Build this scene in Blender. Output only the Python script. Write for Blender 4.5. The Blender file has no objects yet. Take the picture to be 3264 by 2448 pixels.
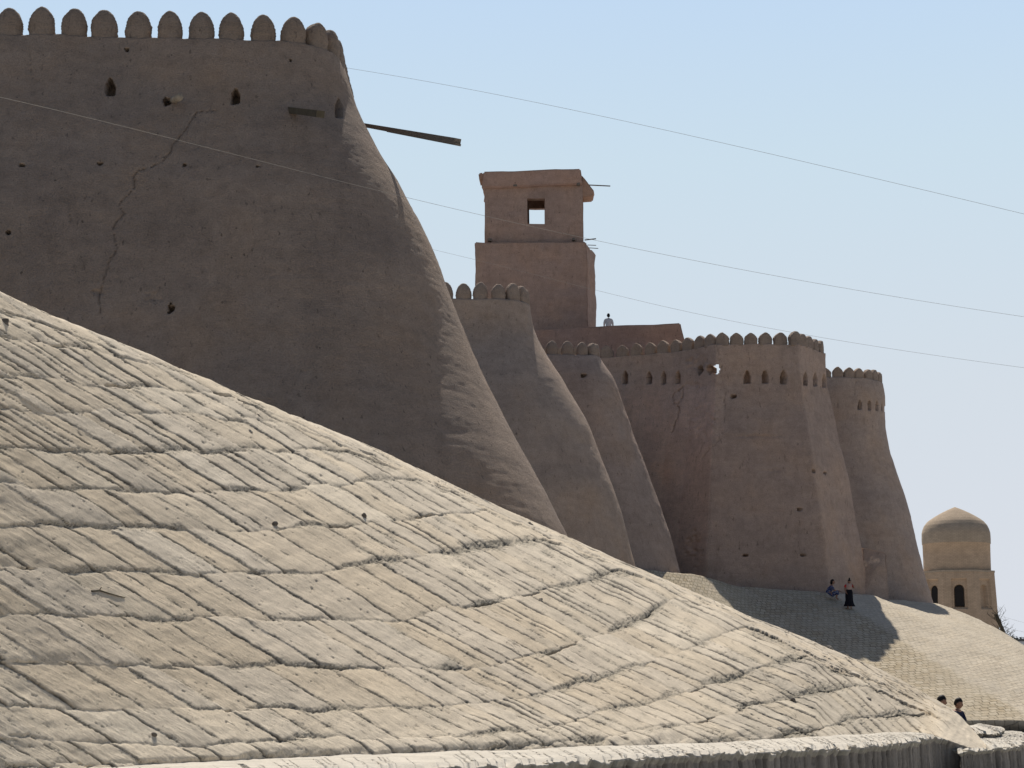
import bpy, bmesh, math, random
import numpy as np
from mathutils import Vector
R = math.radians
random.seed(7)
scene = bpy.context.scene
col = scene.collection
F = 6090.0; CX = 1632.0; CY = 1224.0; PITCH = R(9.1); EYE = 1.65
CP, SP = math.cos(PITCH), math.sin(PITCH)

# ---------------------------------------------------------------- helpers
def P(px, py, D):
    """surveyed point: sight line (px,py) at forward distance D -> world"""
    dx = (px - CX) / F; dv = (CY - py) / F
    wy = CP - dv * SP; wz = SP + dv * CP
    return Vector((dx / wy * D, D, EYE + wz / wy * D))
def Dz(py, z):
    dv = (CY - py) / F
    return (z - EYE) / ((SP + dv * CP) / (CP - dv * SP))
def proj(X, Y, Z):
    z = Z - EYE
    fwd = Y * CP + z * SP; up = -Y * SP + z * CP
    return CX + F * X / fwd, CY - F * up / fwd
def smooth(t): 
    t = np.clip(t, 0, 1); return t * t * (3 - 2 * t)
def vn(x, y, seed=0):
    x = np.asarray(x, dtype=np.float64); y = np.asarray(y, dtype=np.float64)
    xi = np.floor(x).astype(np.int64); yi = np.floor(y).astype(np.int64)
    fx = smooth(x - xi); fy = smooth(y - yi)
    def h(a, b):
        n = (a * 374761393 + b * 668265263 + seed * 1274126177) & 0xffffffff
        n = ((n ^ (n >> 13)) * 1274126177) & 0xffffffff
        n = ((n ^ (n >> 16)) * 2246822519) & 0xffffffff
        return (n ^ (n >> 15)).astype(np.float64) / 4294967295.0
    a = h(xi, yi); b = h(xi + 1, yi); c = h(xi, yi + 1); d = h(xi + 1, yi + 1)
    return (a + (b - a) * fx + (c - a) * fy + (a - b - c + d) * fx * fy) * 2 - 1
def fbm(x, y, o=4, seed=0):
    s = 0; a = .5
    for i in range(o):
        s = s + a * vn(np.asarray(x) * 2 ** i, np.asarray(y) * 2 ** i, seed + i * 17); a *= .55
    return s
def rnd(n, seed):
    n = np.asarray(n, dtype=np.int64)
    return vn(n * 1.0, np.zeros_like(n) + .0, seed) * .5 + .5

def tag(o, label=None, cat=None, group=None, kind=None):
    if label: o['label'] = label
    if cat: o['category'] = cat
    if group: o['group'] = group
    if kind: o['kind'] = kind
    return o
def empty(name, loc=(0, 0, 0), rz=0, parent=None):
    o = bpy.data.objects.new(name, None); o.location = loc; o.rotation_euler = (0, 0, rz)
    o.empty_display_size = .3; col.objects.link(o)
    if parent: o.parent = parent
    return o
def link(name, me, m, parent=None, loc=None, offset=None):
    o = bpy.data.objects.new(name, me); col.objects.link(o)
    if m: me.materials.append(m)
    if parent:
        o.parent = parent
    if loc is not None: o.location = loc
    return o
def base_at(o, parent):      # mesh written in world coordinates, parented to a thing placed at its base
    o.parent = parent
    o.matrix_parent_inverse = parent.matrix_basis.inverted()
    return o
def grid_mesh(name, V, colr=None, uvm=None, keep=None, wrap=False, sm=True):
    """V: (rows, cols, 3)"""
    r, c = V.shape[:2]
    me = bpy.data.meshes.new(name)
    idx = np.arange(r * c).reshape(r, c)
    if wrap:
        nx = np.roll(idx, -1, axis=1)
        q = np.stack([idx[:-1], nx[:-1], nx[1:], idx[1:]], -1).reshape(-1, 4)
    else:
        q = np.stack([idx[:-1, :-1], idx[:-1, 1:], idx[1:, 1:], idx[1:, :-1]], -1)
        if keep is not None: q = q[keep]
        q = q.reshape(-1, 4)
    me.vertices.add(r * c); me.vertices.foreach_set('co', V.reshape(-1).astype(np.float32))
    n = len(q)
    me.loops.add(n * 4); me.loops.foreach_set('vertex_index', q.reshape(-1).astype(np.int32))
    me.polygons.add(n); me.polygons.foreach_set('loop_start', (np.arange(n) * 4).astype(np.int32))
    me.polygons.foreach_set('use_smooth', np.full(n, sm))
    me.update(calc_edges=True)
    if colr is not None:
        a = me.color_attributes.new('Col', 'FLOAT_COLOR', 'POINT')
        cc = np.ones((r * c, 4), np.float32); cc[:, :3] = np.clip(colr.reshape(-1, 3), 0, 1)
        a.data.foreach_set('color', cc.reshape(-1))
    if uvm is not None:
        a = me.attributes.new('uvm', 'FLOAT_VECTOR', 'POINT')
        cc = np.zeros((r * c, 3), np.float32); cc[:, :uvm.shape[-1]] = uvm.reshape(r * c, -1)
        a.data.foreach_set('vector', cc.reshape(-1))
    me.validate()
    return me
def grid_normals(V):
    du = np.gradient(V, axis=1); dv = np.gradient(V, axis=0)
    n = np.cross(du, dv); l = np.linalg.norm(n, axis=-1, keepdims=True)
    return n / np.maximum(l, 1e-9)
def bm_mesh(name, bm, sm=False):
    me = bpy.data.meshes.new(name)
    bmesh.ops.recalc_face_normals(bm, faces=bm.faces)
    bm.to_mesh(me); bm.free()
    if sm: me.polygons.foreach_set('use_smooth', np.full(len(me.polygons), True))
    return me
def add_hex(bm, pts):        # 8 points: bottom 4, top 4
    v = [bm.verts.new(p) for p in pts]
    for f in ((0, 1, 2, 3), (7, 6, 5, 4), (0, 4, 5, 1), (1, 5, 6, 2), (2, 6, 7, 3), (3, 7, 4, 0)):
        bm.faces.new([v[i] for i in f])
def add_box(bm, x0, x1, y0, y1, z0, z1):
    add_hex(bm, [(x0, y0, z0), (x1, y0, z0), (x1, y1, z0), (x0, y1, z0), (x0, y0, z1), (x1, y0, z1), (x1, y1, z1), (x0, y1, z1)])
def add_bar(bm, a, b, w, h, w2=None, h2=None, up=Vector((0, 0, 1))):
    a = Vector(a); b = Vector(b); d = (b - a).normalized()
    s = d.cross(up).normalized(); u = s.cross(d)
    w2 = w2 or w; h2 = h2 or h
    add_hex(bm, [a - s * w - u * h, a + s * w - u * h, b + s * w2 - u * h2, b - s * w2 - u * h2,
                 a - s * w + u * h, a + s * w + u * h, b + s * w2 + u * h2, b - s * w2 + u * h2])
def add_tube(bm, pts, rad, seg=8):
    pts = [Vector(p) for p in pts]
    if not hasattr(rad, '__len__'): rad = [rad] * len(pts)
    rings = []
    for i, p in enumerate(pts):
        d = (pts[min(i + 1, len(pts) - 1)] - pts[max(i - 1, 0)]).normalized()
        s = d.cross(Vector((0.02, 0.01, 1))); 
        if s.length < .1: s = d.cross(Vector((1, 0, 0)))
        s.normalize(); u = s.cross(d)
        rings.append([bm.verts.new(p + (s * math.cos(t) + u * math.sin(t)) * rad[i]) for t in [2 * math.pi * k / seg for k in range(seg)]])
    for a, b in zip(rings, rings[1:]):
        for k in range(seg): bm.faces.new((a[k], a[(k + 1) % seg], b[(k + 1) % seg], b[k]))
    bm.faces.new(rings[0][::-1]); bm.faces.new(rings[-1])

# ---------------------------------------------------------------- materials
def nt(m): return m.node_tree.nodes, m.node_tree.links
def material(name, rough=.95):
    m = bpy.data.materials.new(name); m.use_nodes = True
    b = m.node_tree.nodes['Principled BSDF']; b.inputs['Roughness'].default_value = rough
    b.inputs['Specular IOR Level'].default_value = .15
    return m, b
def noise(N, L, vec, scale, detail=5, rough=.6, stretch=None):
    if stretch:
        mp = N.new('ShaderNodeMapping'); mp.inputs['Scale'].default_value = stretch
        L.new(vec, mp.inputs['Vector']); vec = mp.outputs[0]
    n = N.new('ShaderNodeTexNoise'); n.inputs['Scale'].default_value = scale
    n.inputs['Detail'].default_value = detail; n.inputs['Roughness'].default_value = rough
    L.new(vec, n.inputs['Vector']); return n.outputs['Fac']
def ramp(N, L, fac, stops):
    r = N.new('ShaderNodeValToRGB'); e = r.color_ramp.elements
    while len(e) < len(stops): e.new(.5)
    for k, (p, c) in enumerate(stops):
        e[k].position = p; e[k].color = (c, c, c, 1) if not hasattr(c, '__len__') else (*c, 1)
    L.new(fac, r.inputs[0]); return r.outputs[0]
def mult(N, L, a, b, fac=1):
    x = N.new('ShaderNodeMix'); x.data_type = 'RGBA'; x.blend_type = 'MULTIPLY'; x.inputs['Factor'].default_value = fac
    L.new(a, x.inputs['A']); L.new(b, x.inputs['B']); return x.outputs['Result']
def bump(N, L, h, b, strength=.5, dist=.02, prev=None):
    x = N.new('ShaderNodeBump'); x.inputs['Strength'].default_value = strength; x.inputs['Distance'].default_value = dist
    L.new(h, x.inputs['Height'])
    if prev: L.new(prev, x.inputs['Normal'])
    L.new(x.outputs[0], b.inputs['Normal']); return x.outputs[0]
def clay(name, tint=None, fine=22., bumpd=.03, bs=.6):
    m, b = material(name); N, L = nt(m)
    pos = N.new('ShaderNodeNewGeometry').outputs['Position']
    if tint is None:
        a = N.new('ShaderNodeAttribute'); a.attribute_name = 'Col'; c = a.outputs['Color']
    else:
        a = N.new('ShaderNodeRGB'); a.outputs[0].default_value = (*tint, 1); c = a.outputs[0]
    big = noise(N, L, pos, .35, 6, .6)
    tone = ramp(N, L, big, [(.25, (.80, .81, .84)), (.5, (1, 1, 1)), (.78, (1.12, 1.03, .92))])
    c = mult(N, L, c, tone)
    hz = noise(N, L, pos, 1.0, 7, .72, (.9, .9, 3.2))
    c = mult(N, L, c, ramp(N, L, hz, [(.3, .90), (.65, 1.06)]))
    vt = noise(N, L, pos, 1.0, 6, .7, (3.2, 3.2, .8))
    c = mult(N, L, c, ramp(N, L, vt, [(.28, .88), (.5, 1.02)]))
    dsh = noise(N, L, pos, 1.0, 3, .55, (9, 9, 2.2))
    c = mult(N, L, c, ramp(N, L, dsh, [(.27, .62), (.36, 1.0)]))
    mid_ = noise(N, L, pos, 3.2, 7, .75)
    c = mult(N, L, c, ramp(N, L, mid_, [(.28, .84), (.5, 1.0), (.72, 1.10)]))
    fn = noise(N, L, pos, fine, 6, .7)
    c = mult(N, L, c, ramp(N, L, fn, [(.3, .78), (.62, 1.1)]))
    sp = noise(N, L, pos, 9, 3, .5, (1, 1, .55))
    c = mult(N, L, c, ramp(N, L, sp, [(.24, .45), (.31, 1)]))
    L.new(c, b.inputs['Base Color'])
    p = bump(N, L, hz, b, .15, .03)
    bump(N, L, fn, b, 1.0, .045, p)
    return m
M_clay = clay('straw_clay_render')
M_merlon_dark = clay('merlon_clay_dark', (.29, .228, .182))  # darker merlon clay, matched to the nearest bastion's wall
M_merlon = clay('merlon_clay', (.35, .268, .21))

m, b = material('eroded_slab_clay'); N, L = nt(m); M_slab = m
a = N.new('ShaderNodeAttribute'); a.attribute_name = 'Col'
u = N.new('ShaderNodeAttribute'); u.attribute_name = 'uvm'
pos = N.new('ShaderNodeNewGeometry').outputs['Position']
st = noise(N, L, u.outputs['Vector'], 1.0, 6, .72, (.012, .10, 1))
c = mult(N, L, a.outputs['Color'], ramp(N, L, st, [(.28, .80), (.5, 1.0), (.8, 1.10)]))
st2 = noise(N, L, u.outputs['Vector'], 1.0, 4, .65, (.03, .33, 1))
c = mult(N, L, c, ramp(N, L, st2, [(.22, .6), (.32, .97), (.7, 1.05)]))
fn = noise(N, L, pos, 26, 6, .75)
c = mult(N, L, c, ramp(N, L, fn, [(.3, .84), (.65, 1.08)]))
L.new(c, b.inputs['Base Color'])
p = bump(N, L, st2, b, .55, .02); bump(N, L, fn, b, .5, .015, p)

m, b = material('plinth_blockwork'); N, L = nt(m); M_block = m
a = N.new('ShaderNodeAttribute'); a.attribute_name = 'Col'
u = N.new('ShaderNodeAttribute'); u.attribute_name = 'uvm'
pos = N.new('ShaderNodeNewGeometry').outputs['Position']
ws = N.new('ShaderNodeTexNoise'); ws.inputs['Scale'].default_value = 1.6; L.new(u.outputs['Vector'], ws.inputs['Vector'])
vm = N.new('ShaderNodeVectorMath'); vm.operation = 'MULTIPLY_ADD'; vm.inputs[1].default_value = (.34, .22, 0)
L.new(ws.outputs['Color'], vm.inputs[0]); L.new(u.outputs['Vector'], vm.inputs[2])
bk = N.new('ShaderNodeTexBrick'); L.new(vm.outputs[0], bk.inputs['Vector'])
bk.inputs['Scale'].default_value = 1; bk.inputs['Brick Width'].default_value = .31; bk.inputs['Row Height'].default_value = .31
bk.inputs['Mortar Size'].default_value = .022; bk.inputs['Mortar Smooth'].default_value = .4
bk.inputs['Color1'].default_value = (1.06, 1.04, 1.0, 1); bk.inputs['Color2'].default_value = (.86, .80, .70, 1); bk.inputs['Mortar'].default_value = (.36, .33, .29, 1)
bg = noise(N, L, pos, .45, 5, .6)
fade = ramp(N, L, bg, [(.35, .45), (.65, 1.0)])
x = N.new('ShaderNodeMix'); x.data_type = 'RGBA'; x.blend_type = 'MULTIPLY'
sp_ = N.new('ShaderNodeSeparateXYZ'); L.new(u.outputs['Vector'], sp_.inputs[0]); fm = N.new('ShaderNodeMath'); fm.operation = 'MULTIPLY'; L.new(fade, fm.inputs[0]); L.new(sp_.outputs['Z'], fm.inputs[1]); L.new(fm.outputs[0], x.inputs['Factor']); L.new(a.outputs['Color'], x.inputs['A']); L.new(bk.outputs['Color'], x.inputs['B'])
fn = noise(N, L, pos, 8, 6, .75)
c = mult(N, L, x.outputs['Result'], ramp(N, L, fn, [(.3, .8), (.65, 1.1)]))
L.new(c, b.inputs['Base Color'])
inv = N.new('ShaderNodeMath'); inv.operation = 'SUBTRACT'; inv.inputs[0].default_value = 1; L.new(bk.outputs['Fac'], inv.inputs[1])
p = bump(N, L, inv.outputs[0], b, .5, .05); bump(N, L, fn, b, .5, .06, p)

def plain(name, rgb, rough=.85, var=.25, scale=6., stretch=None, bd=.01):
    m, b = material(name, rough); N, L = nt(m)
    a = N.new('ShaderNodeRGB'); a.outputs[0].default_value = (*rgb, 1)
    tc = N.new('ShaderNodeTexCoord').outputs['Object']
    n = noise(N, L, tc, scale, 5, .65, stretch)
    L.new(mult(N, L, a.outputs[0], ramp(N, L, n, [(.3, 1 - var), (.7, 1 + var * .5)])), b.inputs['Base Color'])
    bump(N, L, n, b, .4, bd)
    return m
M_wood = plain('weathered_wood', (.19, .165, .14), .9, .5, 3, (3, 12, 12))
M_palewood = plain('pale_log', (.33, .28, .22), .9, .4, 5)
M_stone = plain('loose_stone', (.16, .14, .12), .95, .4, 20)
M_stone2 = plain('pale_stone', (.34, .31, .27), .95, .4, 20)
M_ground = plain('dusty_paving', (.40, .38, .36), .95, .2, .6)
M_wire = plain('cable_sheath', (.36, .33, .29), .7, .1)
M_hair = plain('dark_hair', (.012, .011, .012), .6, .2, 30)
M_skin = plain('skin', (.30, .17, .12), .6, .1, 10)
M_skirt = plain('black_skirt', (.012, .012, .018), .9, .3, 10)
M_white = plain('pale_shirt', (.55, .57, .60), .9, .1, 10)
M_red = plain('red_sleeves', (.50, .05, .05), .9, .2, 10)
M_pinkw = plain('cream_blouse', (.50, .36, .31), .9, .2, 10)
M_navy = plain('navy_print_dress', (.03, .045, .13), .9, .5, 14)
m_, b_ = material('navy_floral_cloth', .9); N, L = nt(m_); M_navy = m_
tc_ = N.new('ShaderNodeTexCoord').outputs['Object']; n_ = noise(N, L, tc_, 26, 2, .5)
L.new(ramp(N, L, n_, [(.0, (.03, .045, .14)), (.56, (.03, .045, .14)), (.62, (.35, .38, .45)), (1, (.35, .38, .45))]), b_.inputs['Base Color'])
M_greysh = plain('grey_shirt', (.16, .17, .17), .9, .2, 10)
M_darkblue = plain('dark_blue_shirt', (.02, .025, .06), .9, .2, 10)
M_dark = plain('dark_opening', (.03, .026, .024), 1, .2, 4)
M_farwall = plain('far_whitewash', (.62, .66, .72), .9, .1, 1)
M_farroof = plain('far_dark_roof', (.12, .12, .11), .9, .3, 1)
M_twig = plain('bare_twigs', (.10, .085, .06), .9, .3, 4)
# mausoleum brick
def brickmat(name, c1, c2, mo, s=1):
    m, b = material(name); N, L = nt(m)
    tc = N.new('ShaderNodeAttribute'); tc.attribute_name = 'uvm'
    bk = N.new('ShaderNodeTexBrick'); L.new(tc.outputs['Vector'], bk.inputs['Vector'])
    bk.inputs['Scale'].default_value = 1; bk.inputs['Brick Width'].default_value = .36; bk.inputs['Row Height'].default_value = .12
    bk.inputs['Mortar Size'].default_value = .018; bk.inputs['Color1'].default_value = (*c1, 1); bk.inputs['Color2'].default_value = (*c2, 1); bk.inputs['Mortar'].default_value = (*mo, 1)
    pos = N.new('ShaderNodeNewGeometry').outputs['Position']
    n = noise(N, L, pos, 1.2, 6, .7)
    L.new(mult(N, L, bk.outputs['Color'], ramp(N, L, n, [(.3, .82), (.7, 1.1)])), b.inputs['Base Color'])
    bump(N, L, n, b, .3, .05)
    return m
M_brick = brickmat('buff_brick', (.58, .42, .285), (.51, .37, .25), (.43, .31, .215))
M_dome = brickmat('dome_brick', (.50, .39, .28), (.44, .345, .25), (.37, .29, .215))

# ---------------------------------------------------------------- near battered plinth
SIL = np.array([(-200, 830), (0, 930), (195, 1017), (401, 1101), (575, 1174), (792, 1266), (976, 1342), (1183, 1424), (1447, 1548),
    (1588, 1612), (1789, 1702), (2000, 1797), (2190, 1878), (2264, 1908), (2400, 1968), (2617, 2056), (2806, 2133), (2987, 2231), (3050, 2272), (3096, 2317), (3145, 2376)], float)
SILD = np.array([(-200, 22), (0, 24), (590, 30), (1170, 37), (1740, 42), (2190, 43.5), (2640, 43), (3000, 40), (3090, 38.5), (3145, 36.6)], float)
INN = np.array([(-200, 2475), (0, 2462), (455, 2438), (1040, 2412), (1371, 2399), (1642, 2390), (1914, 2380), (2264, 2371), (2625, 2347), (2806, 2337), (2965, 2332), (2987, 2337), (3060, 2370), (3145, 2390)], float)
FRO = np.array([(-200, 2520), (0, 2505), (455, 2475), (1100, 2443), (1371, 2435), (1697, 2421), (1968, 2410), (2300, 2393), (2640, 2376), (2806, 2367), (2920, 2353), (2987, 2339)], float)
LZ = .85
KC = [
 [(-300, 760), (3200, 2260)],
 [(-300, 860), (0, 985), (300, 1085), (600, 1190), (3200, 2270)],
 [(-300, 1000), (0, 1060), (300, 1115), (560, 1170), (800, 1270), (3200, 2280)],
 [(-300, 1170), (0, 1190), (240, 1215), (580, 1245), (760, 1262), (1000, 1345), (3200, 2290)],
 [(-300, 1300), (90, 1305), (500, 1315), (720, 1330), (930, 1345), (1170, 1420), (3200, 2300)],
 [(-300, 1420), (0, 1430), (430, 1440), (830, 1434), (1020, 1428), (1230, 1440), (1400, 1528), (3200, 2310)],
 [(-300, 1540), (0, 1545), (400, 1570), (850, 1558), (1080, 1542), (1250, 1526), (1400, 1530), (1560, 1600), (3200, 2320)],
 [(-300, 1660), (0, 1665), (600, 1690), (900, 1684), (1150, 1668), (1400, 1642), (1595, 1618), (1800, 1705), (3200, 2330)],
 [(-300, 1805), (0, 1810), (400, 1820), (700, 1830), (1000, 1825), (1350, 1772), (1600, 1732), (1800, 1706), (2010, 1800), (3200, 2340)],
 [(-300, 1960), (0, 1965), (500, 1965), (900, 1980), (1250, 1975), (1400, 1945), (1700, 1890), (2020, 1803), (2190, 1880), (3200, 2350)],
 [(-300, 2105), (0, 2110), (500, 2125), (900, 2120), (1200, 2130), (1560, 2126), (1800, 2060), (2000, 1990), (2200, 1886), (2420, 1975), (3200, 2360)],
 [(-300, 2245), (0, 2250), (500, 2262), (1000, 2260), (1400, 2248), (1600, 2235), (1900, 2160), (2200, 2065), (2420, 1982), (2630, 2062), (3200, 2370)],
 [(-300, 2345), (0, 2350), (600, 2376), (1000, 2352), (1400, 2350), (1700, 2330), (1900, 2270), (2200, 2200), (2500, 2112), (2630, 2068), (2860, 2160), (3200, 2380)],
 [(-300, 2450), (0, 2444), (800, 2420), (1400, 2386), (1900, 2352), (2250, 2290), (2600, 2200), (2860, 2166), (3000, 2240), (3200, 2390)],
 [(-300, 2520), (0, 2510), (800, 2490), (1400, 2470), (1900, 2440), (2400, 2370), (2700, 2290), (3000, 2262), (3200, 2400)],
 [(-300, 2620), (3200, 2520)],
]
def near_plinth():
    xs = np.linspace(-200, 3143, 1380); nt_ = 520
    t = np.linspace(0, 1, nt_); nb = 90
    ys = np.interp(xs, SIL[:, 0], SIL[:, 1]); yb = np.interp(xs, INN[:, 0], INN[:, 1]) + 6
    Ds = np.interp(xs, SILD[:, 0], SILD[:, 1])
    # smooth the hand-placed curves
    k = np.hanning(61); k /= k.sum()
    sm = lambda a: np.convolve(np.pad(a, 30, mode='reflect', reflect_type='odd'), k, 'valid')
    ys = sm(ys); Ds = sm(Ds); yb = np.maximum(yb, ys + 3)
    dv = (CY - (yb - 6)) / F
    Dbase = (LZ - EYE) / ((SP + dv * CP) / (CP - dv * SP))
    wr = smooth((xs - 2940) / 60)
    Dbase = Dbase * (1 - wr) + np.interp(xs, [2900, 3000, 3143], [34.6, 35.6, 36.4]) * wr
    Dbase = sm(Dbase)
    PY = yb[None] * (1 - t[:, None]) + ys[None] * t[:, None]
    PX = np.repeat(xs[None], nt_, 0)
    g = t[:, None] * .88 + .12 * (1 - np.sqrt(np.maximum(0, 1 - t[:, None] ** 3)))
    iD = (1 / Dbase)[None] * (1 - g) + (1 / Ds)[None] * g
    D = 1 / iD
    dx = (PX - CX) / F; dvv = (CY - PY) / F
    wy = CP - dvv * SP; wz = SP + dvv * CP
    V = np.stack([dx / wy * D, D, EYE + wz / wy * D], -1)
    # shoulder that rolls over behind the crest
    S = V[-1]; ray = S - np.array([0, 0, EYE]); ray /= np.linalg.norm(ray, axis=-1, keepdims=True)
    dd = (np.linspace(0, 1, nb + 1)[1:] ** 1.9) * 16
    cc = np.interp(xs, [-200, 1300, 2000, 2900, 3143], [.016, .02, .035, .06, .09])
    B = S[None] + ray[None] * dd[:, None, None]
    B[..., 2] -= cc[None] * dd[:, None] ** 2
    B[..., 2] = np.maximum(B[..., 2], .0 - .3)
    V = np.concatenate([V, B], 0)
    PXa = np.concatenate([PX, np.repeat(xs[None], nb, 0)], 0)
    PYa = np.concatenate([PY, ys[None] - dd[:, None] * 45], 0)
    n = grid_normals(V)
    s = np.sign(n[..., 2:3].mean()); n = n * s
    # ---- slab pattern
    wob = 6 * fbm(PXa / 110, PYa / 80, 3, 3) + 3.0 * fbm(PXa / 9, PYa / 9, 3, 4)
    Ky = np.stack([np.interp(xs, [q[0] for q in K], [q[1] for q in K]) for K in KC])
    Ky = np.stack([sm(q) for q in Ky])
    for i in range(1, len(Ky)): Ky[i] = np.maximum(Ky[i], Ky[i - 1] + 7)
    ci = np.zeros(PXa.shape, int); wob2 = 9 * fbm(PXa / 190, PYa / 300, 3, 8) + 6 * fbm(PXa / 45, PYa / 90, 3, 9) + 3 * fbm(PXa / 8, PYa / 8, 2, 10)
    uca = PXa - (PYa - 1800) * 1.72 + wob * 1.3
    py2 = PYa + wob2 + 13 * (rnd(np.floor(uca / 83), 44) - .5) * np.interp(PXa, [0, 2400], [1.2, .7])
    for i in range(1, len(Ky) - 1): ci += (py2 > Ky[i][None]).astype(int)
    jj = np.broadcast_to(np.arange(len(xs))[None], PXa.shape)
    top = Ky[ci, jj]; bot = Ky[np.minimum(ci + 1, len(Ky) - 1), jj]
    v = np.clip((py2 - top) / np.maximum(bot - top, 5), -1, 1)
    v = np.where(ci == 0, .5, v)
    span = np.maximum(bot - top, 5)
    dtop = py2 - top; dbot = bot - py2
    cot = 1 / np.tan(np.radians(np.interp(PXa, [0, 1200, 2600, 3143], [33, 31, 25.5, 36]) + np.interp(PYa, [1200, 2000], [-2.5, 0])))
    mid = .5 * (Ky[ci, jj] + bot)
    uc = PXa - (PYa - 1800) * cot + wob * 1.3
    rng = np.random.RandomState(5)
    sid = np.zeros(PXa.shape, int); dl = np.zeros(PXa.shape); dr = np.zeros(PXa.shape); wd = np.ones(PXa.shape)
    jl = np.zeros(PXa.shape); jr = np.zeros(PXa.shape)
    for i in range(len(Ky)):
        mk = ci == i
        if not mk.any(): continue
        pos_ = -2500.; J = [pos_]
        while pos_ < 5000:
            xx = pos_ + (np.interp(i, [3, 12], [1250, 2300]) - 1800) * 1.75   # where this joint crosses the course
            big = np.interp(xx, [850, 1350], [1, 0]) * np.interp(i, [4, 6.5], [0, 1])
            w = 50 + 92 * big
            if i < 5: w = 58
            pos_ += w * rng.uniform(.45, 1.5); J.append(pos_)
        J = np.array(J); q = np.searchsorted(J, uc[mk]) 
        sid[mk] = i * 1000 + q
        dl[mk] = uc[mk] - J[q - 1]; dr[mk] = J[np.minimum(q, len(J) - 1)] - uc[mk]; wd[mk] = J[q] - J[q - 1]
        js = rng.uniform(0, 1, len(J) + 1) ** 1.1
        jl[mk] = js[q - 1]; jr[mk] = js[q]
    sn = .5
    dl *= sn; dr *= sn
    fr = dl / np.maximum(dl + dr, 1)
    pxm = D.mean() * 0 + (np.linalg.norm(V - np.array([0, 0, EYE]), axis=-1) / F)     # metres per sight unit
    r1 = rnd(sid, 21); r2 = rnd(sid, 22); r3 = rnd(sid, 23)
    along = fbm(PXa / 70, PYa / 26, 3, 31)
    h = (r1 - .5) * .014
    h += .010 * (r2 * .9 + .1) * (1 - fr) * np.clip(wd / 120, .5, 1.3)
    h += .005 * smooth(v) * r3 + .012 * fbm(PXa / 60, PYa / 40, 3, 301)
    h += -.01 * np.clip(np.abs(v - .5) * 2, 0, 1) ** 4
    def groove(d, s, wmax, depth):
        w = wmax * np.clip(.25 + .9 * s + 1.3 * along, .08, 1.6)
        return -depth * (1 - smooth(d / np.maximum(w, .5))) * np.clip(.35 + s + 1.2 * along, .12, 1)
    gj = np.minimum(groove(dl, jl, 3.6, .034), groove(dr, jr, 2.4, .022))
    cn = fbm(PXa / 110, PYa / 60, 3, 41)
    wc = np.clip(7 + 24 * cn, 2.5, 18) * np.interp(PXa, [700, 1500], [.75, 1.1])
    dcour = np.minimum(np.abs(dtop), np.abs(dbot)) 
    dcour = np.where(ci == 0, 50, dcour)
    sq_ = smooth((span - 14) / 40); gc = np.interp(PXa, [600, 1500], [-.012, -.020]) * (1 - smooth(dcour / wc)) * np.clip(.45 + 1.2 * cn, .12, 1) * sq_
    rub = (1 - smooth(dcour / (wc * 1.7))) * np.clip(.4 + 1.6 * cn, 0, 1) * sq_ * np.interp(PXa, [600, 1500], [.65, 1])
    deb = (1 - smooth(np.minimum(dl, dr) / (10 + 14 * np.clip(along, 0, 1)))) * np.clip(.1 + 1.6 * fbm(PXa / 50, PYa / 50, 3, 77), 0, 1)
    rub = np.maximum(rub, deb * .8)
    chips = fbm(PXa / 7, PYa / 5, 3, 51)
    ul0 = PXa * .866 + PYa * .5; vl0 = -PXa * .5 + PYa * .866
    rdg = fbm(ul0 / 120 + 5, (vl0 + 6 * fbm(PXa / 50, PYa / 50, 2, 311)) / 16, 3, 312)
    crk = np.interp(PXa, [500, 1500], [.35, 1]) * (1 - smooth(np.abs(rdg) / .030)) * np.clip(fbm(ul0 / 90, vl0 / 40, 3, 313) * 4 - .1, 0, 1)
    h += (-.015 * crk + gj) * np.interp(PXa, [800, 1800], [.66, .58]) + gc + rub * (.024 * chips - .010)
    # open dark gaps under some course edges
    og = np.clip(fbm(PXa / 90, ci * 7.3, 2, 61) - .28, 0, 1) * 4
    h += -.10 * (1 - smooth((np.abs(dtop) - 1) / (2.5 + 4 * np.clip(og, 0, 1)))) * np.clip(og, 0, 1) * (dtop > -1) * (ci > 0)
    # streaks along the slabs
    ul = PXa * .866 + PYa * .5; vl = -PXa * .5 + PYa * .866
    stre = fbm(ul / 70, vl / 7, 4, 71)
    h += .005 * stre + .03 * fbm(PXa / 160, PYa / 90, 3, 81)
    fl = fbm(ul / 24 + 3, vl / 5, 3, 91)
    pit = np.clip(fl - .50, 0, 1) * 6; pit = np.clip(pit, 0, 1)
    h -= .018 * pit
    # eroded lip above the ledge
    rag = 40 + 26 * fbm(PXa / 120, PXa * 0, 3, 95)
    hb = (PY[0][None] - PYa); lowz = 1 - smooth(hb / np.maximum(rag, 8))
    zone = np.interp(PXa, [300, 700, 2300, 2600], [0, 1, 1, 0])
    h += lowz * zone * (-.10 + .07 * fbm(PXa / 30, PYa / 14, 3, 96))
    endz = smooth((PXa + (PYa - 2300) * .5 - 2950) / 120)
    crest = smooth((np.arange(V.shape[0])[:, None] - nt_ + 26) / 30) + 0 * PXa
    scale = np.clip(pxm / .0049, .7, 1.6)
    flat_ = .03 * fbm(PXa / 40, PYa / 40, 3, 201) + .004 * fbm(PXa / 12, PYa / 12, 3, 202)
    h = h * (1 - endz) + flat_ * endz
    roll = .030 * fbm(V[..., 0] * 1.3, V[..., 1] * .9, 4, 203) + .02 * fbm(V[..., 0] * 5, V[..., 1] * 3, 3, 204)
    rl = smooth((np.arange(V.shape[0])[:, None] - nt_ + 2) / 16) + 0 * PXa
    h = h * (1 - .35 * crest * (1 - rl)) * (1 - rl) + roll * rl
    fade = 1
    V = V + n * (h * np.clip(scale, .8, 1.25) * fade)[..., None]
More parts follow.
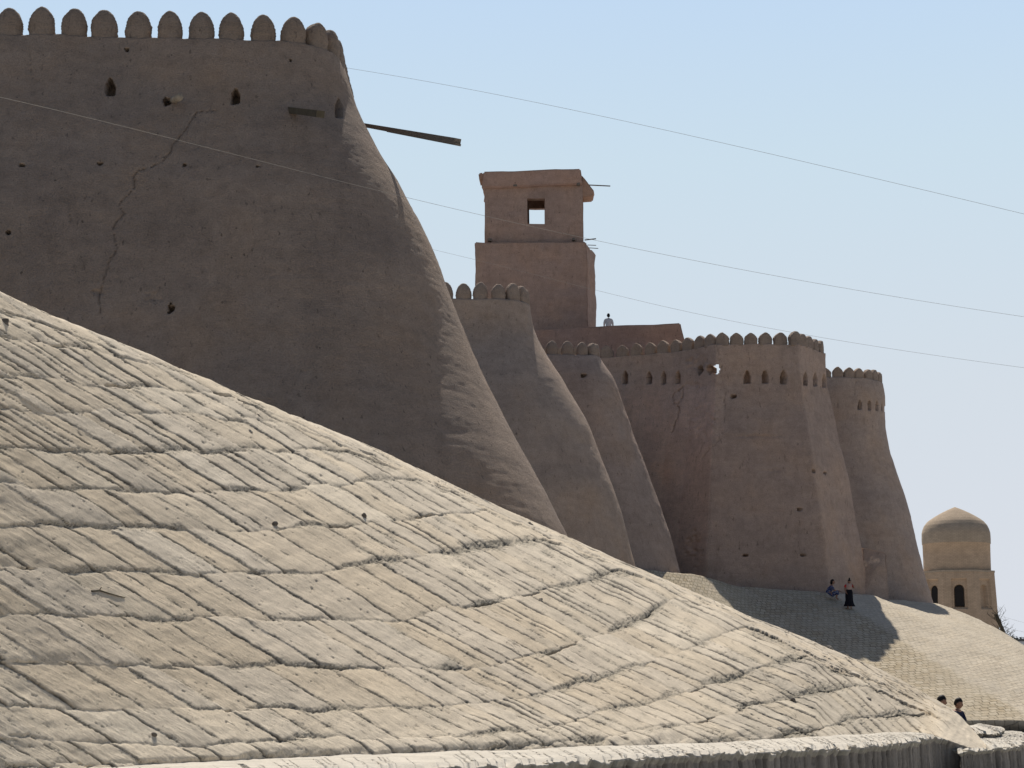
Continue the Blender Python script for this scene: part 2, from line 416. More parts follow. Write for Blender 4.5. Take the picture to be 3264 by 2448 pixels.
    # colour
    tan = np.array([.65, .535, .39]); gry = np.array([.625, .54, .43]); pale = np.array([.78, .68, .535])
    a1 = .7 * (smooth(r1 * 1.6 - .3 + .5 * np.interp(PXa, [300, 1500], [-.6, .35])))[..., None]
    c = tan * (1 - a1) + gry * a1
    a2 = (np.clip(r3 - .84, 0, 1) * 3.6)[..., None]; c = c * (1 - a2) + pale * a2
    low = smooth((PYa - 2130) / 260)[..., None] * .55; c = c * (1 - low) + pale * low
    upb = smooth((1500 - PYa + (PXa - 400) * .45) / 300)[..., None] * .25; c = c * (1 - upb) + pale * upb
    c = c * (1 + .18 * stre + .12 * (r2 - .5))[..., None] * np.interp(PXa, [700, 2800], [1.0, .79])[..., None]  # colour darkened rightwards to offset the part that faces the sun more
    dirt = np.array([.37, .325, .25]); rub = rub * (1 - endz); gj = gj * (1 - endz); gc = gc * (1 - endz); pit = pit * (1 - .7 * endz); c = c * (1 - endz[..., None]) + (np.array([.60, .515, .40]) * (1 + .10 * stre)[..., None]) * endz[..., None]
    rr = np.clip(rub * (.75 + .5 * chips), 0, 1)[..., None]; c = c * (1 - rr) + dirt * rr
    gg = np.clip(-(gj) / .020, 0, 1)[..., None] * .72; c = c * (1 - .6 * (crk * (1 - .3 * endz))[..., None]); c = c * (1 - gg) + np.array([.15, .13, .105]) * gg
    gg = np.clip(-(gc) / .025, 0, 1)[..., None] * .30; c = c * (1 - gg) + np.array([.17, .15, .12]) * gg
    thin = (1 - smooth(np.minimum(dl / np.clip(.3 + jl, .2, 1.2), dr / np.clip(jr, .15, 1)) / 2.6)) * np.clip(.35 + 2.2 * along, 0, 1) * (1 - endz)
    c = c * (1 - .86 * thin[..., None])
    thc = (1 - smooth(np.abs(dtop + 2 * chips) / 2.4)) * np.clip(.1 + 3 * cn, 0, 1) * (ci > 0) * sq_ * (1 - endz)
    c = c * (1 - .75 * thc[..., None])
    sel = (rub * np.clip(fbm(PXa / 4.5, PYa / 3, 2, 99) - .05, 0, 1) * 5); sel = np.clip(sel, 0, 1)[..., None] * .6
    c = c * (1 - sel) + np.array([.10, .09, .075]) * sel
    pp = pit[..., None] * .45; c = c * (1 - pp) + np.array([.18, .16, .13]) * pp
    uvm = np.stack([ul, vl], -1)
    dn = np.linspace(1, 0, 40)[:-1]
    b0 = V[0].copy(); arc = np.r_[0, np.cumsum(np.hypot(*np.diff(b0[:, :2], axis=0).T))]
    sk = []
    for a_ in dn:
        q_ = b0.copy(); q_[:, 2] = b0[:, 2] * (1 - a_) - .1 * a_
        g_ = np.clip(-fbm(arc / .09, arc * 0 + a_ * .5, 3, 401), -.02, 1) * .16 * smooth(a_ * 6)
        q_[:, 0] -= g_ * .9; q_[:, 1] += g_ * .45; sk.append(q_)
    sk = np.stack(sk); cs_ = np.array([.30, .265, .225]) * (1 + .5 * fbm(arc / .07, arc * 0, 3, 402))[None, :, None] + 0 * sk
    V = np.concatenate([sk, V], 0); c = np.concatenate([cs_, c], 0); uvm = np.concatenate([np.stack([sk[..., 0] * 170, sk[..., 2] * 170], -1), uvm], 0)
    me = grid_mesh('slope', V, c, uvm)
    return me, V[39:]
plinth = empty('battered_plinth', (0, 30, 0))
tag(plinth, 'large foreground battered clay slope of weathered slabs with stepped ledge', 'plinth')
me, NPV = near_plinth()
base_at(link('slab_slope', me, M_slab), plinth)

def ledge(name, front, back, ztop, s_step=.025, seed=0, zbot=-.05, zvar=None):
    """front / back: matched plan polylines; rows run back->front edge->down"""
    front = np.array(front, float); back = np.array(back, float)
    l = np.r_[0, np.cumsum(np.linalg.norm(np.diff(front, axis=0), axis=1))]
    n = int(l[-1] / s_step); s = np.linspace(0, l[-1], n)
    fx = np.interp(s, l, front[:, 0]); fy = np.interp(s, l, front[:, 1])
    bx = np.interp(s, l, back[:, 0]); by = np.interp(s, l, back[:, 1])
    k = np.hanning(25); k /= k.sum(); sm = lambda a: np.convolve(np.pad(a, 12, mode='reflect', reflect_type='odd'), k, 'valid')
    fx, fy = sm(fx), sm(fy)
    tx, ty = np.gradient(fx), np.gradient(fy); ll = np.hypot(tx, ty); nx_, ny_ = ty / ll, -tx / ll
    zt = ztop if zvar is None else np.interp(s, l, zvar)
    zt = zt + np.zeros(n)
    rows = []; cols_ = []
    tops = np.linspace(0, 1, 60)
    g1 = fbm(s / .11, s * 0, 3, seed); g2 = fbm(s / .035, s * 0, 2, seed + 1); g3 = fbm(s / .5, s * 0, 3, seed + 2)
    rs = np.random.RandomState(seed + 50); J = [-.2]
    while J[-1] < l[-1] + .4: J.append(J[-1] + rs.uniform(.04, .24) * rs.choice([1, 1, .5]))
    J = np.array(J); OF = rs.uniform(-.045, .045, len(J) + 1); DP = rs.uniform(.02, .13, len(J) + 1); SH = rs.uniform(.75, 1.15, len(J) + 1)
    def flute(a):
        q_ = s + .035 * fbm(s / .5 + 3, s * 0 + a * 1.5, 3, seed + 60) + .01 * fbm(s / .05, s * 0 + a * 6, 2, seed + 61)
        k_ = np.searchsorted(J, q_); d_ = np.minimum(q_ - J[k_ - 1], J[k_] - q_)
        near = np.where(q_ - J[k_ - 1] < J[k_] - q_, k_ - 1, k_)
        return OF[k_] - DP[near] * (1 - smooth(d_ / .022)), SH[k_], (1 - smooth(d_ / .016)) * np.clip(DP[near] * 10, 0, 1)
    groove = flute(0)[0] - .02 * g2 + .05 * g3
    edge = groove + .03
    for a in tops:
        x = bx + (fx + nx_ * edge - bx) * a; y = by + (fy + ny_ * edge - by) * a
        z = zt + .02 * fbm(x * 1.2, y * 1.2, 4, seed + 5) - .05 * smooth((a - .9) / .1) * (1 + g1)
        z += .008 * fbm(x * 9, y * 9, 3, seed + 6) - .05 * np.clip(fbm(s / .18, s * 0 + a * 6, 3, seed + 8), 0, 1) * smooth((a - .8) / .15)
        rows.append(np.stack([x, y, z], -1))
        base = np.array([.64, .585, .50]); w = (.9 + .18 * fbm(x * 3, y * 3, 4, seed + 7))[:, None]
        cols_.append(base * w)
    zz = np.linspace(0, 1, 46)[1:]
    z0 = rows[-1][:, 2]
    for a in zz:
        rag = .03 * fbm(s / .06, s * 0 + a * 9, 3, seed + 9) * 1.0
        under = -.05 * smooth(a / .12) + .03 * a
        fl_, sh_, ck_ = flute(a); gv = fl_ - .02 * g2 + .05 * g3
        o = gv + under + rag * .6 + .03
        z = z0 + (zbot - z0) * a
        rows.append(np.stack([fx + nx_ * o, fy + ny_ * o, z], -1))
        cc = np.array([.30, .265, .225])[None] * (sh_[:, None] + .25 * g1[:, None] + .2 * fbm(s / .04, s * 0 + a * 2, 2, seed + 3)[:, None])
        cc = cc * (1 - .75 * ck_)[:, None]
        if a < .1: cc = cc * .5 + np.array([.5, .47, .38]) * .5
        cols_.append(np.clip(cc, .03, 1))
    V = np.stack(rows); C = np.stack(cols_)
    return grid_mesh(name, V, C, np.stack([V[..., 0] * 170, V[..., 1] * 170], -1))
fr = []; bk_ = []
for x in np.linspace(-200, 2975, 40):
    yf = np.interp(x, FRO[:, 0], FRO[:, 1]); yi = np.interp(x, INN[:, 0], INN[:, 1])
    a = P(x, yf, Dz(yf, LZ)); b_ = P(x, yi, min(Dz(yi, LZ), a.y + 5)); b_ += (b_ - a) * .0 + Vector((-.3, .6, 0))
    fr.append((a.x, a.y)); bk_.append((b_.x, b_.y))
zv = [LZ] * len(fr)
c1 = P(2987, 2337, 35.4); fr.append((c1.x, c1.y)); bk_.append((c1.x - 1.0, c1.y + 1.2)); zv.append(LZ)
c2 = P(3062, 2372, 36.6); fr.append((c2.x, c2.y)); bk_.append((c2.x - 1.0, c2.y + 1.4)); zv.append(LZ - .22)
c3 = P(3100, 2385, 38); fr.append((c3.x, c3.y)); bk_.append((c3.x - 1.0, c3.y + 1.4)); zv.append(LZ - .35)
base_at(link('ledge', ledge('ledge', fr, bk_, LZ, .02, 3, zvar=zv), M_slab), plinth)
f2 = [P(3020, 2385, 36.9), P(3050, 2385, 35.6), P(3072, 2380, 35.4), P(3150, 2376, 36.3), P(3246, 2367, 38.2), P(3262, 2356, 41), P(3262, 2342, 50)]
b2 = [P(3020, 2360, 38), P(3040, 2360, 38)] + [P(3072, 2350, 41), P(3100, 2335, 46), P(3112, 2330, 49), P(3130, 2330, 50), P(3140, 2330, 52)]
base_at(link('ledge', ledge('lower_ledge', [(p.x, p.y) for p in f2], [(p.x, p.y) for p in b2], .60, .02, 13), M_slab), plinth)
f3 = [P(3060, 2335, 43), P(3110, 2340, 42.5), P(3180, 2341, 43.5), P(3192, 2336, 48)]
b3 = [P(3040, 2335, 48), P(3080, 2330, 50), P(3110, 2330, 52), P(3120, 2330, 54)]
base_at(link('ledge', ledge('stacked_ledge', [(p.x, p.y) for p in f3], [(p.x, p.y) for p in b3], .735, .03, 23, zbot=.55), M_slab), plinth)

# ---------------------------------------------------------------- clay walls and bastions
def resample(pl, ds, rad):
    """rounded polyline -> dense points"""
    pl = [Vector((p[0], p[1], 0)) for p in pl]; out = [pl[0]]
    for i in range(1, len(pl) - 1):
        a, b_, c = pl[i - 1], pl[i], pl[i + 1]
        r = rad[i] if hasattr(rad, '__len__') else rad
        r = min(r, (a - b_).length * .49, (c - b_).length * .49)
        p0 = b_ + (a - b_).normalized() * r; p1 = b_ + (c - b_).normalized() * r
        for k in range(13):
            t = k / 12; out.append(p0 * (1 - t) ** 2 + b_ * 2 * t * (1 - t) + p1 * t * t)
    out.append(pl[-1])
    A = np.array([(p.x, p.y) for p in out]); l = np.r_[0, np.cumsum(np.linalg.norm(np.diff(A, axis=0), axis=1))]
    n = int(l[-1] / ds) + 2; s = np.linspace(0, l[-1], n)
    x = np.interp(s, l, A[:, 0]); y = np.interp(s, l, A[:, 1])
    k = np.hanning(max(5, int(.25 / ds) | 1) + 2); k = k[k > 0]; k /= k.sum(); h = len(k) // 2
    sm = lambda a: np.convolve(np.pad(a, h, mode='reflect', reflect_type='odd'), k, 'valid')[:n]
    x, y = sm(x), sm(y)
    tx, ty = np.gradient(x), np.gradient(y); ll = np.hypot(tx, ty)
    return s, x, y, ty / ll, -tx / ll     # normal = right-hand side of travel (travel left->right faces camera)
def polydist(px, py, pts):
    d = np.full(px.shape, 1e9)
    for (x0, y0), (x1, y1) in zip(pts, pts[1:]):
        vx, vy = x1 - x0, y1 - y0; t = np.clip(((px - x0) * vx + (py - y0) * vy) / (vx * vx + vy * vy), 0, 1)
        d = np.minimum(d, np.hypot(px - x0 - t * vx, py - y0 - t * vy))
    return d
def mitre(plan, s_, x, y, ds):
    P2 = np.array([(p[0], p[1]) for p in plan], float); d = np.diff(P2, axis=0); L2 = np.linalg.norm(d, axis=1); d /= L2[:, None]
    n = np.stack([d[:, 1], -d[:, 0]], -1); m = [n[0]]
    for k in range(1, len(n)): m.append((n[k - 1] + n[k]) / (1 + n[k - 1] @ n[k]))
    m.append(n[-1]); m = np.array(m); l = np.r_[0, np.cumsum(L2)]
    nn = int(l[-1] / ds) + 2; s = np.linspace(0, l[-1], nn)
    o = [np.interp(s, l, a) for a in (P2[:, 0], P2[:, 1], m[:, 0], m[:, 1])]
    k = np.array([1, 2, 1.]) / 4; f = lambda a: np.convolve(np.pad(a, 1, mode='reflect', reflect_type='odd'), k, 'valid')
    return (s,) + tuple(f(a) for a in o)
def clay_wall(plan, rad, prof, ztop, zbot, ds, dz, tint, seed, loops=(), holes=(), cracks=(), rough=1., dimples=(), through=None, thick=.5, extra=None, tints=None):
    s, x, y, nx_, ny_ = resample(plan, ds, rad) if rad is not None else mitre(plan, None, None, None, ds)
    prof = sorted(prof); pz = [p[0] for p in prof]; po = [p[1] for p in prof]
    zs = np.arange(zbot, ztop + dz * .5, dz); zs[-1] = ztop
    off = np.interp(zs, pz, po); k = np.hanning(2 * int(.6 / dz) + 1); k /= k.sum(); h = len(k) // 2
    off = np.convolve(np.pad(off, h, mode='reflect', reflect_type='odd'), k, 'valid')[:len(zs)]
    S, Z = np.meshgrid(s, zs)
    O = off[:, None] + np.zeros_like(S)
    O += .11 * rough * fbm(S / 2.8, Z / 2.4, 3, seed) + .012 * rough * fbm(S / .22, Z / .22, 3, seed + 5) + .008 * fbm(S / .07, Z / .09, 2, seed + 6)
    fade = smooth((Z - (ztop - 1.2)) / 1.2); O = O * (1 - fade) + (off[:, None] + .02 * fbm(S / .3, Z / .3, 3, seed + 8)) * fade
    X = x[None] + nx_[None] * O; Y = y[None] + ny_[None] * O
    px, py = proj(X, Y, Z)
    C = np.ones(S.shape + (3,)) * np.array(tint)
    if tints is not None: C = C * tints(S, Z, px, py)[..., None]
    push = np.zeros_like(S)
    for (cx, cy, w, hh) in loops:       # pointed loopholes
        v = (py - (cy - hh / 2)) / hh; ww = w / 2 * np.where(v < .45, np.clip(v / .45, 0, 1) ** .8, 1 - .12 * (v - .45))
        inside = (v > 0) & (v < 1) & (np.abs(px - cx) < ww)
        push = np.where(inside, .55, push)
    for (cx, cy, w, hh) in holes:
        r = np.hypot((px - cx) / w, (py - cy) / hh) + .35 * fbm(px / 6., py / 6., 2, seed + 30)
        push = np.where(r < .5, np.maximum(push, .5), push)
    cr = np.zeros_like(S)
    for (pts, w, dpt) in cracks:
        d = polydist(px + 5 * fbm(px / 14, py / 14, 3, seed + 40), py + 4 * fbm(px / 11, py / 11, 3, seed + 41) + 2.5 * vn(px / 4, py / 4, seed + 42), pts)
        m_ = 1 - smooth(d / (w * (1 + .6 * vn(px / 20, py / 20, 5)))); push = np.maximum(push, m_ * dpt); cr = np.maximum(cr, m_)
    for (cx, cy, w, hh, dp) in dimples:
        r = np.hypot((px - cx) / w, (py - cy) / hh) + .5 * fbm(px / 9., py / 9., 3, seed + 50)
        m_ = 1 - smooth(r / .5); push += m_ * dp
    X -= nx_[None] * push; Y -= ny_[None] * push
    C = C * (1 - .22 * cr)[..., None]
    zrim = ztop + .05 * fbm(s / .9, s * 0, 3, seed + 12) + .02 * fbm(s / .15, s * 0, 2, seed + 13)
    wrim = smooth((Z - (ztop - .5)) / .5); Z = Z + wrim * (zrim - ztop)[None]
    rows = [np.stack([X, Y, Z], -1)]
    xo, yo = X[-1], Y[-1]
    for (o, z_) in ((.06, .0), (thick * .5, .01), (thick, 0), (thick + .02, -.3), (thick + .04, -.8), (thick + .06, -1.3), (thick + .08, -2.0), (thick + 1.5, -2.02)):
        rows.append(np.stack([xo - nx_ * o, yo - ny_ * o, zrim + z_], -1)[None])
    C = np.concatenate([C] + [C[-1:]] * 8, 0)
    V = np.concatenate(rows, 0)
    keep = None
    if through:
        ppx, ppy = proj(V[..., 0], V[..., 1], V[..., 2])
        ppx[:len(zs)] = px; ppy[:len(zs)] = py
        r = np.hypot((ppx - through[0]) / through[2], (ppy - through[1]) / through[3]) + .12 * fbm(ppx / 6., ppy / 6., 2, 77)
        ins = r < .5
        keep = ~(ins[:-1, :-1] | ins[1:, 1:])
        keep[len(zs) - 1 + 2:, :] &= ~((ppx[len(zs) + 1:-1, :-1] > through[0] - 80) & (ppx[len(zs) + 1:-1, :-1] < through[0] + 140))
    return V, C, keep, (s, x, y, nx_, ny_, off[-1])
def merlon_mesh(name, w, h, d, kind, seed):
    n, m_ = 30, 30
    v = np.linspace(0, 1, m_)[:, None]; th = np.linspace(0, 2 * math.pi, n, endpoint=False)[None]
    if kind == 'beehive':
        wv = np.where(v < .42, 1 + .0 * v, np.maximum(0, 1 - ((v - .42) / .58) ** 1.9) ** .62)
        wv = wv * (1 + .06 * (1 - smooth(v / .15)))
        e = 2.8
    else:
        wv = np.where(v < .48, 1 + 0 * v, np.maximum(0, 1 - ((v - .48) / .52) ** 2.2)) if True else 0
        e = 4.5
    cs, sn_ = np.cos(th), np.sin(th)
    ex = np.sign(cs) * np.abs(cs) ** (2 / e); ey = np.sign(sn_) * np.abs(sn_) ** (2 / e)
    dvv = np.sqrt(np.clip(wv, 0, 1)) if kind == 'beehive' else np.clip(wv * 3.2, 0, 1) ** .5
    X = w / 2 * wv * ex; Y = d / 2 * dvv * ey; Z = v * h + 0 * th
    nn = fbm(th * 2.2 + 0 * v, v * 6, 4, seed) * .085 + .014 * np.sign(np.sin(v * h / .085 * 6.28)) * (v > .25)
    X = X * (1 + nn * 1.3) ; Y = Y * (1 + nn); Z = Z + .02 * fbm(np.cos(th) * 2 + 9, v * 2 + 0 * th, 2, seed + 3)
    V = np.stack([X, Y, Z - .06], -1)
    me = grid_mesh(name, V, np.ones(V.shape) * .3, wrap=True)
    bm = bmesh.new(); bm.from_mesh(me)
    bmesh.ops.remove_doubles(bm, verts=bm.verts, dist=.004)
    bmesh.ops.holes_fill(bm, edges=[e_ for e_ in bm.edges if e_.is_boundary], sides=60)
    bmesh.ops.recalc_face_normals(bm, faces=bm.faces)
    bm.to_mesh(me); bm.free(); me.materials.append(M_merlon)
    return me
BEE = [merlon_mesh('merlon', .67, .86, .50, 'beehive', 100 + k) for k in range(6)]
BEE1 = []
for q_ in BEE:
    q2 = q_.copy(); q2.materials.clear(); q2.materials.append(M_merlon_dark); BEE1.append(q2)
PNT = [merlon_mesh('merlon', .67, .74, .40, 'pointed', 200 + k) for k in range(5)]
def merlons(parent, info, ztop, spacing, meshes, s0, s1, inset=.26, sc=1.0):
    s, x, y, nx_, ny_, off = info; k = s0; i = 0
    while k < s1:
        ss = k + random.uniform(-.03, .03)
        a = np.interp(ss, s, x); b_ = np.interp(ss, s, y); nx1 = np.interp(ss, s, nx_); ny1 = np.interp(ss, s, ny_)
        o = bpy.data.objects.new('merlon', meshes[(i * 5 + i // 3) % len(meshes)]); col.objects.link(o)
        o.parent = parent
        o.location = Vector((a + nx1 * (off - inset), b_ + ny1 * (off - inset), ztop)) - parent.location
        o.rotation_euler = (random.uniform(-.02, .02), random.uniform(-.03, .03), math.atan2(ny1, nx1) + math.pi / 2 + random.uniform(-.05, .05))
        o.scale = (sc * random.uniform(.94, 1.05), sc, sc * random.uniform(.93, 1.05))
        k += spacing; i += 1
def prof_from(sil, D):
    pts = [P(a, b_, D) for a, b_ in sil]; x0 = pts[0].x
    return [(p.z, p.x - x0) for p in pts]
def build(name, label, cat, loc, V, C, keep, group=None, part='wall'):
    t = empty(name, loc); tag(t, label, cat, group)
    base_at(link(part, grid_mesh(part, V, C, keep=keep), M_clay), t)
    return t
TB = 18.25       # top of tower walls above ground
bgroup = 'bastions of the clay fortress wall'

# --- bastion 1 (closest)
sil = [(1090, 178), (1094, 240), (1112, 310), (1140, 400), (1182, 480), (1230, 560), (1285, 660), (1330, 745), (1368, 830), (1405, 925), (1445, 1030), (1490, 1130), (1540, 1240), (1590, 1340), (1650, 1455), (1710, 1570), (1775, 1690)]
pr = prof_from(sil, 50.5)
pr = pr + [(2.5, pr[-1][1] + 1.0), (TB, 0), (22, 0)]
pr = [p for p in pr if p[0] <= TB or p[0] == 22]
crack1 = [(628, 358), (600, 400), (575, 435), (545, 465), (545, 480), (525, 510), (485, 530), (440, 545), (425, 565), (430, 595), (405, 625), (380, 650), (395, 680), (365, 715), (360, 745), (375, 790), (345, 840), (335, 880), (315, 950), (322, 1000)]
V, C, keep, info1 = clay_wall([(-19, 46.4), (-4.52, 47.6), (-4.72, 64)], 1.9, pr, TB, 1.5, .034, .034, (.335, .256, .200), 11,
    loops=[(352, 277, 30, 58), (752, 306, 28, 50), (1081, 345, 22, 60)],
    holes=[(534, 326, 26, 22), (70, 527, 16, 10), (28, 741, 14, 12), (318, 522, 20, 8), (590, 526, 10, 8), (820, 530, 8, 6), (405, 158, 12, 12), (927, 192, 8, 6), (545, 985, 16, 34)],
    cracks=[(crack1, 2.6, .05), ([(97, 150), (98, 215), (105, 250), (128, 262)], 2.2, .03), ([(628, 358), (690, 352)], 2, .03), ([(155, 808), (170, 800), (190, 806)], 2, .03), ([(225, 655), (222, 720)], 2, .03)],
    dimples=[(490, 950, 60, 70, .05), (310, 930, 60, 26, .06), (965, 1180, 14, 16, .08), (130, 700, 60, 60, .03)],
    tints=lambda S, Z, px, py: 1 + .10 * fbm(px / 260, py / 90, 3, 5) - .10 * smooth((500 - px) / 500) * smooth((py - 500) / 400))
B1 = build('bastion', 'nearest tall clay bastion with long crack and protruding wooden spouts', 'bastion', (-6, 48, 0), V, C, keep, bgroup)
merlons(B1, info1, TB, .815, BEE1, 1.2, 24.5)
# spouts
def part_bm(name, bm, mat, parent, sm=False):
    return base_at(link(name, bm_mesh(name, bm, sm), mat), parent)
bm = bmesh.new()
a, b_ = P(1120, 392, 51.2), P(1462, 452, 46.8); d = (b_ - a); sd = d.cross(Vector((0, 0, 1))).normalized(); upv = sd.cross(d).normalized()
add_bar(bm, a, b_ - d * .01, .10, .05, .10, .08)
add_bar(bm, a + d * .38 - upv * .055, b_ - upv * .075, .085, .02, .085, .03)
part_bm('wooden_spout', bm, M_wood, B1)
bm = bmesh.new(); a, b_ = P(915, 350, 47.2), P(1022, 364, 44.6)
add_bar(bm, a, b_, .10, .075, .10, .085); part_bm('wooden_spout', bm, M_twig, B1)
bm = bmesh.new(); a, b_ = P(528, 330, 47.9), P(572, 310, 45.6)
add_tube(bm, [a, a.lerp(b_, .5), b_], [.07, .085, .095], 12); part_bm('wooden_spout', bm, M_palewood, B1, True)

# --- bastion 2
sil = [(1692, 955), (1700, 1040), (1722, 1090), (1760, 1150), (1805, 1215), (1850, 1290), (1885, 1360), (1915, 1440), (1945, 1520), (1970, 1590), (1995, 1670), (2015, 1740), (2032, 1800)]
pr = [p for p in prof_from(sil, 81.5) if p[0] < TB] + [(TB, 0), (2.5, 5.4)]
V, C, keep, info2 = clay_wall([(-9, 80.4), (.80, 80.6), (.75, 97)], 1.7, pr, TB, 3, .06, .055, (.41, .312, .245), 23,
    cracks=[([(1600, 1050), (1604, 1140), (1598, 1200)], 1.8, .04)],
    tints=lambda S, Z, px, py: 1 + .10 * fbm(px / 200, py / 80, 3, 5))
B2 = build('bastion', 'second clay bastion, its flared edge just right of the nearest bastion', 'bastion', (-1, 82, 0), V, C, keep, bgroup)
merlons(B2, info2, TB, .765, BEE, 2.3, 15, sc=.98)

# --- bastion 3
sil = [(1920, 1140), (1935, 1170), (1958, 1205), (1985, 1270), (2010, 1340), (2035, 1410), (2065, 1490), (2090, 1560), (2115, 1630), (2140, 1700), (2160, 1770), (2178, 1830), (2187, 1862)]
T3 = P(1920, 1138, 91).z
pr = [p for p in prof_from(sil, 91.5) if p[0] < T3] + [(T3, 0), (2.5, 4.9)]
V, C, keep, info3 = clay_wall([(-3, 90), (4.30, 90.4), (4.4, 104)], 1.1, pr, T3, 3, .06, .055, (.43, .325, .262), 37,
    holes=[(1861, 1197, 12, 12)], tints=lambda S, Z, px, py: 1 + .08 * fbm(px / 150, py / 60, 3, 5))
B3 = build('bastion', 'small third clay bastion between the second bastion and the long wall', 'bastion', (2, 92, 0), V, C, keep, bgroup)
merlons(B3, info3, T3, .74, BEE, 2.0, 13, sc=.86)

# --- long wall
T4 = P(2400, 1098, 95.5).z
sil = [(2650, 1108), (2651, 1180), (2656, 1240), (2672, 1310), (2690, 1390), (2708, 1480), (2726, 1570), (2744, 1660), (2758, 1730), (2772, 1810), (2786, 1900)]
pr = [(z, o * 1.0) for z, o in prof_from(sil, 98) if z < T4] + [(T4, 0), (3, 2.3)]
lp = [(1993, 1203, 18, 42), (2069, 1204, 16, 40), (2115, 1204, 16, 40), (2161, 1203, 16, 40), (2381, 1201, 19, 42), (2438, 1201, 19, 42), (2498, 1201, 20, 42), (2567, 1206, 13, 42), (2598, 1209, 13, 42), (2627, 1213, 13, 42)]
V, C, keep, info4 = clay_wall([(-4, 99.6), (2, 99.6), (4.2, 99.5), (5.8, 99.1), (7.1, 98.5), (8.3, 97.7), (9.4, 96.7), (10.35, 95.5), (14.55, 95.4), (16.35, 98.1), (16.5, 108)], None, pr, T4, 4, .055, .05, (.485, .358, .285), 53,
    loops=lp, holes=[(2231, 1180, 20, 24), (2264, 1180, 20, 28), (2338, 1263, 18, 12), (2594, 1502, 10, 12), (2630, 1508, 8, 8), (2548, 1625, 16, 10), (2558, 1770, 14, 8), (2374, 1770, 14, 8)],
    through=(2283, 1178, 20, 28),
    cracks=[([(2283, 1090), (2287, 1120), (2296, 1150), (2300, 1210), (2310, 1240), (2310, 1330), (2300, 1400), (2250, 1440), (2235, 1475)], 2.0, .05),
            ([(2176, 1236), (2175, 1262), (2160, 1292), (2147, 1285), (2142, 1268), (2152, 1250), (2174, 1238)], 2.6, .10),
            ([(2158, 1296), (2165, 1310), (2160, 1330), (2150, 1350), (2140, 1378)], 4.0, .12),
            ([(2516, 1100), (2520, 1118), (2538, 1130), (2540, 1200)], 1.5, .03), ([(2238, 1395), (2236, 1430), (2226, 1455)], 1.8, .04)],
    dimples=[(2225, 1160, 90, 60, .08), (2210, 1230, 90, 40, .05), (2240, 1340, 110, 150, .05), (2210, 1740, 60, 120, .10), (2420, 1390, 200, 12, .05), (2450, 1500, 120, 14, .04)],
    tints=lambda S, Z, px, py: 1 + .07 * fbm(px / 120, py / 40, 3, 5) + .10 * smooth(1.4 - np.hypot((px - 2240) / 75, (py - 1310) / 130) + fbm(px / 40, py / 40, 3, 6)) - .10 * smooth((1500 - py) / 60) * smooth((py - 1225) / 30) * smooth((px - 2305) / 8) * .4 + .26 * smooth((15.76 - S) / .06) * smooth((py - 1150) / 200) - .04 * smooth((S - 15.72) / .06))  # albedo raised on the concave left run to offset its shade, front lowered slightly
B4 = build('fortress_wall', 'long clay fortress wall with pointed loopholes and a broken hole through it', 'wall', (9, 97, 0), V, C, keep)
merlons(B4, info4, T4, .775, PNT, .5, 25, inset=.22)

# --- bastion 5
T5 = P(2740, 1207, 107).z
sil = [(2818, 1200), (2826, 1260), (2829, 1370), (2842, 1440), (2866, 1520), (2893, 1610), (2915, 1690), (2935, 1770), (2955, 1850), (2980, 1930)]
pr = [(z, o * 1.0) for z, o in prof_from(sil, 109) if z < T5] + [(T5, 0), (3, 3.4)]
ang = [R(a) for a in range(-165, 60, 15)]
plan5 = [(18.5 + 3.0 * math.cos(a), 109.5 + 3.0 * math.sin(a)) for a in ang]
V, C, keep, info5 = clay_wall(plan5, .35, pr, T5, 4, .055, .05, (.45, .345, .28), 67,
    loops=[(2741, 1290, 11, 30), (2771, 1291, 10, 30), (2795, 1293, 8, 30), (2811, 1296, 4, 28), (2821, 1300, 3, 26)],
    cracks=[([(2731, 1210), (2724, 1225), (2725, 1262)], 1.8, .05), ([(2665, 1275), (2670, 1290), (2668, 1300)], 2.0, .05)],
    tints=lambda S, Z, px, py: 1 + .07 * fbm(px / 120, py / 40, 3, 5))
B5 = build('bastion', 'farthest round clay bastion with narrow loopholes beside the domed building', 'bastion', (19, 109, 0), V, C, keep, bgroup)
merlons(B5, info5, T5, .70, PNT, .3, 11.3, inset=.22, sc=.93)
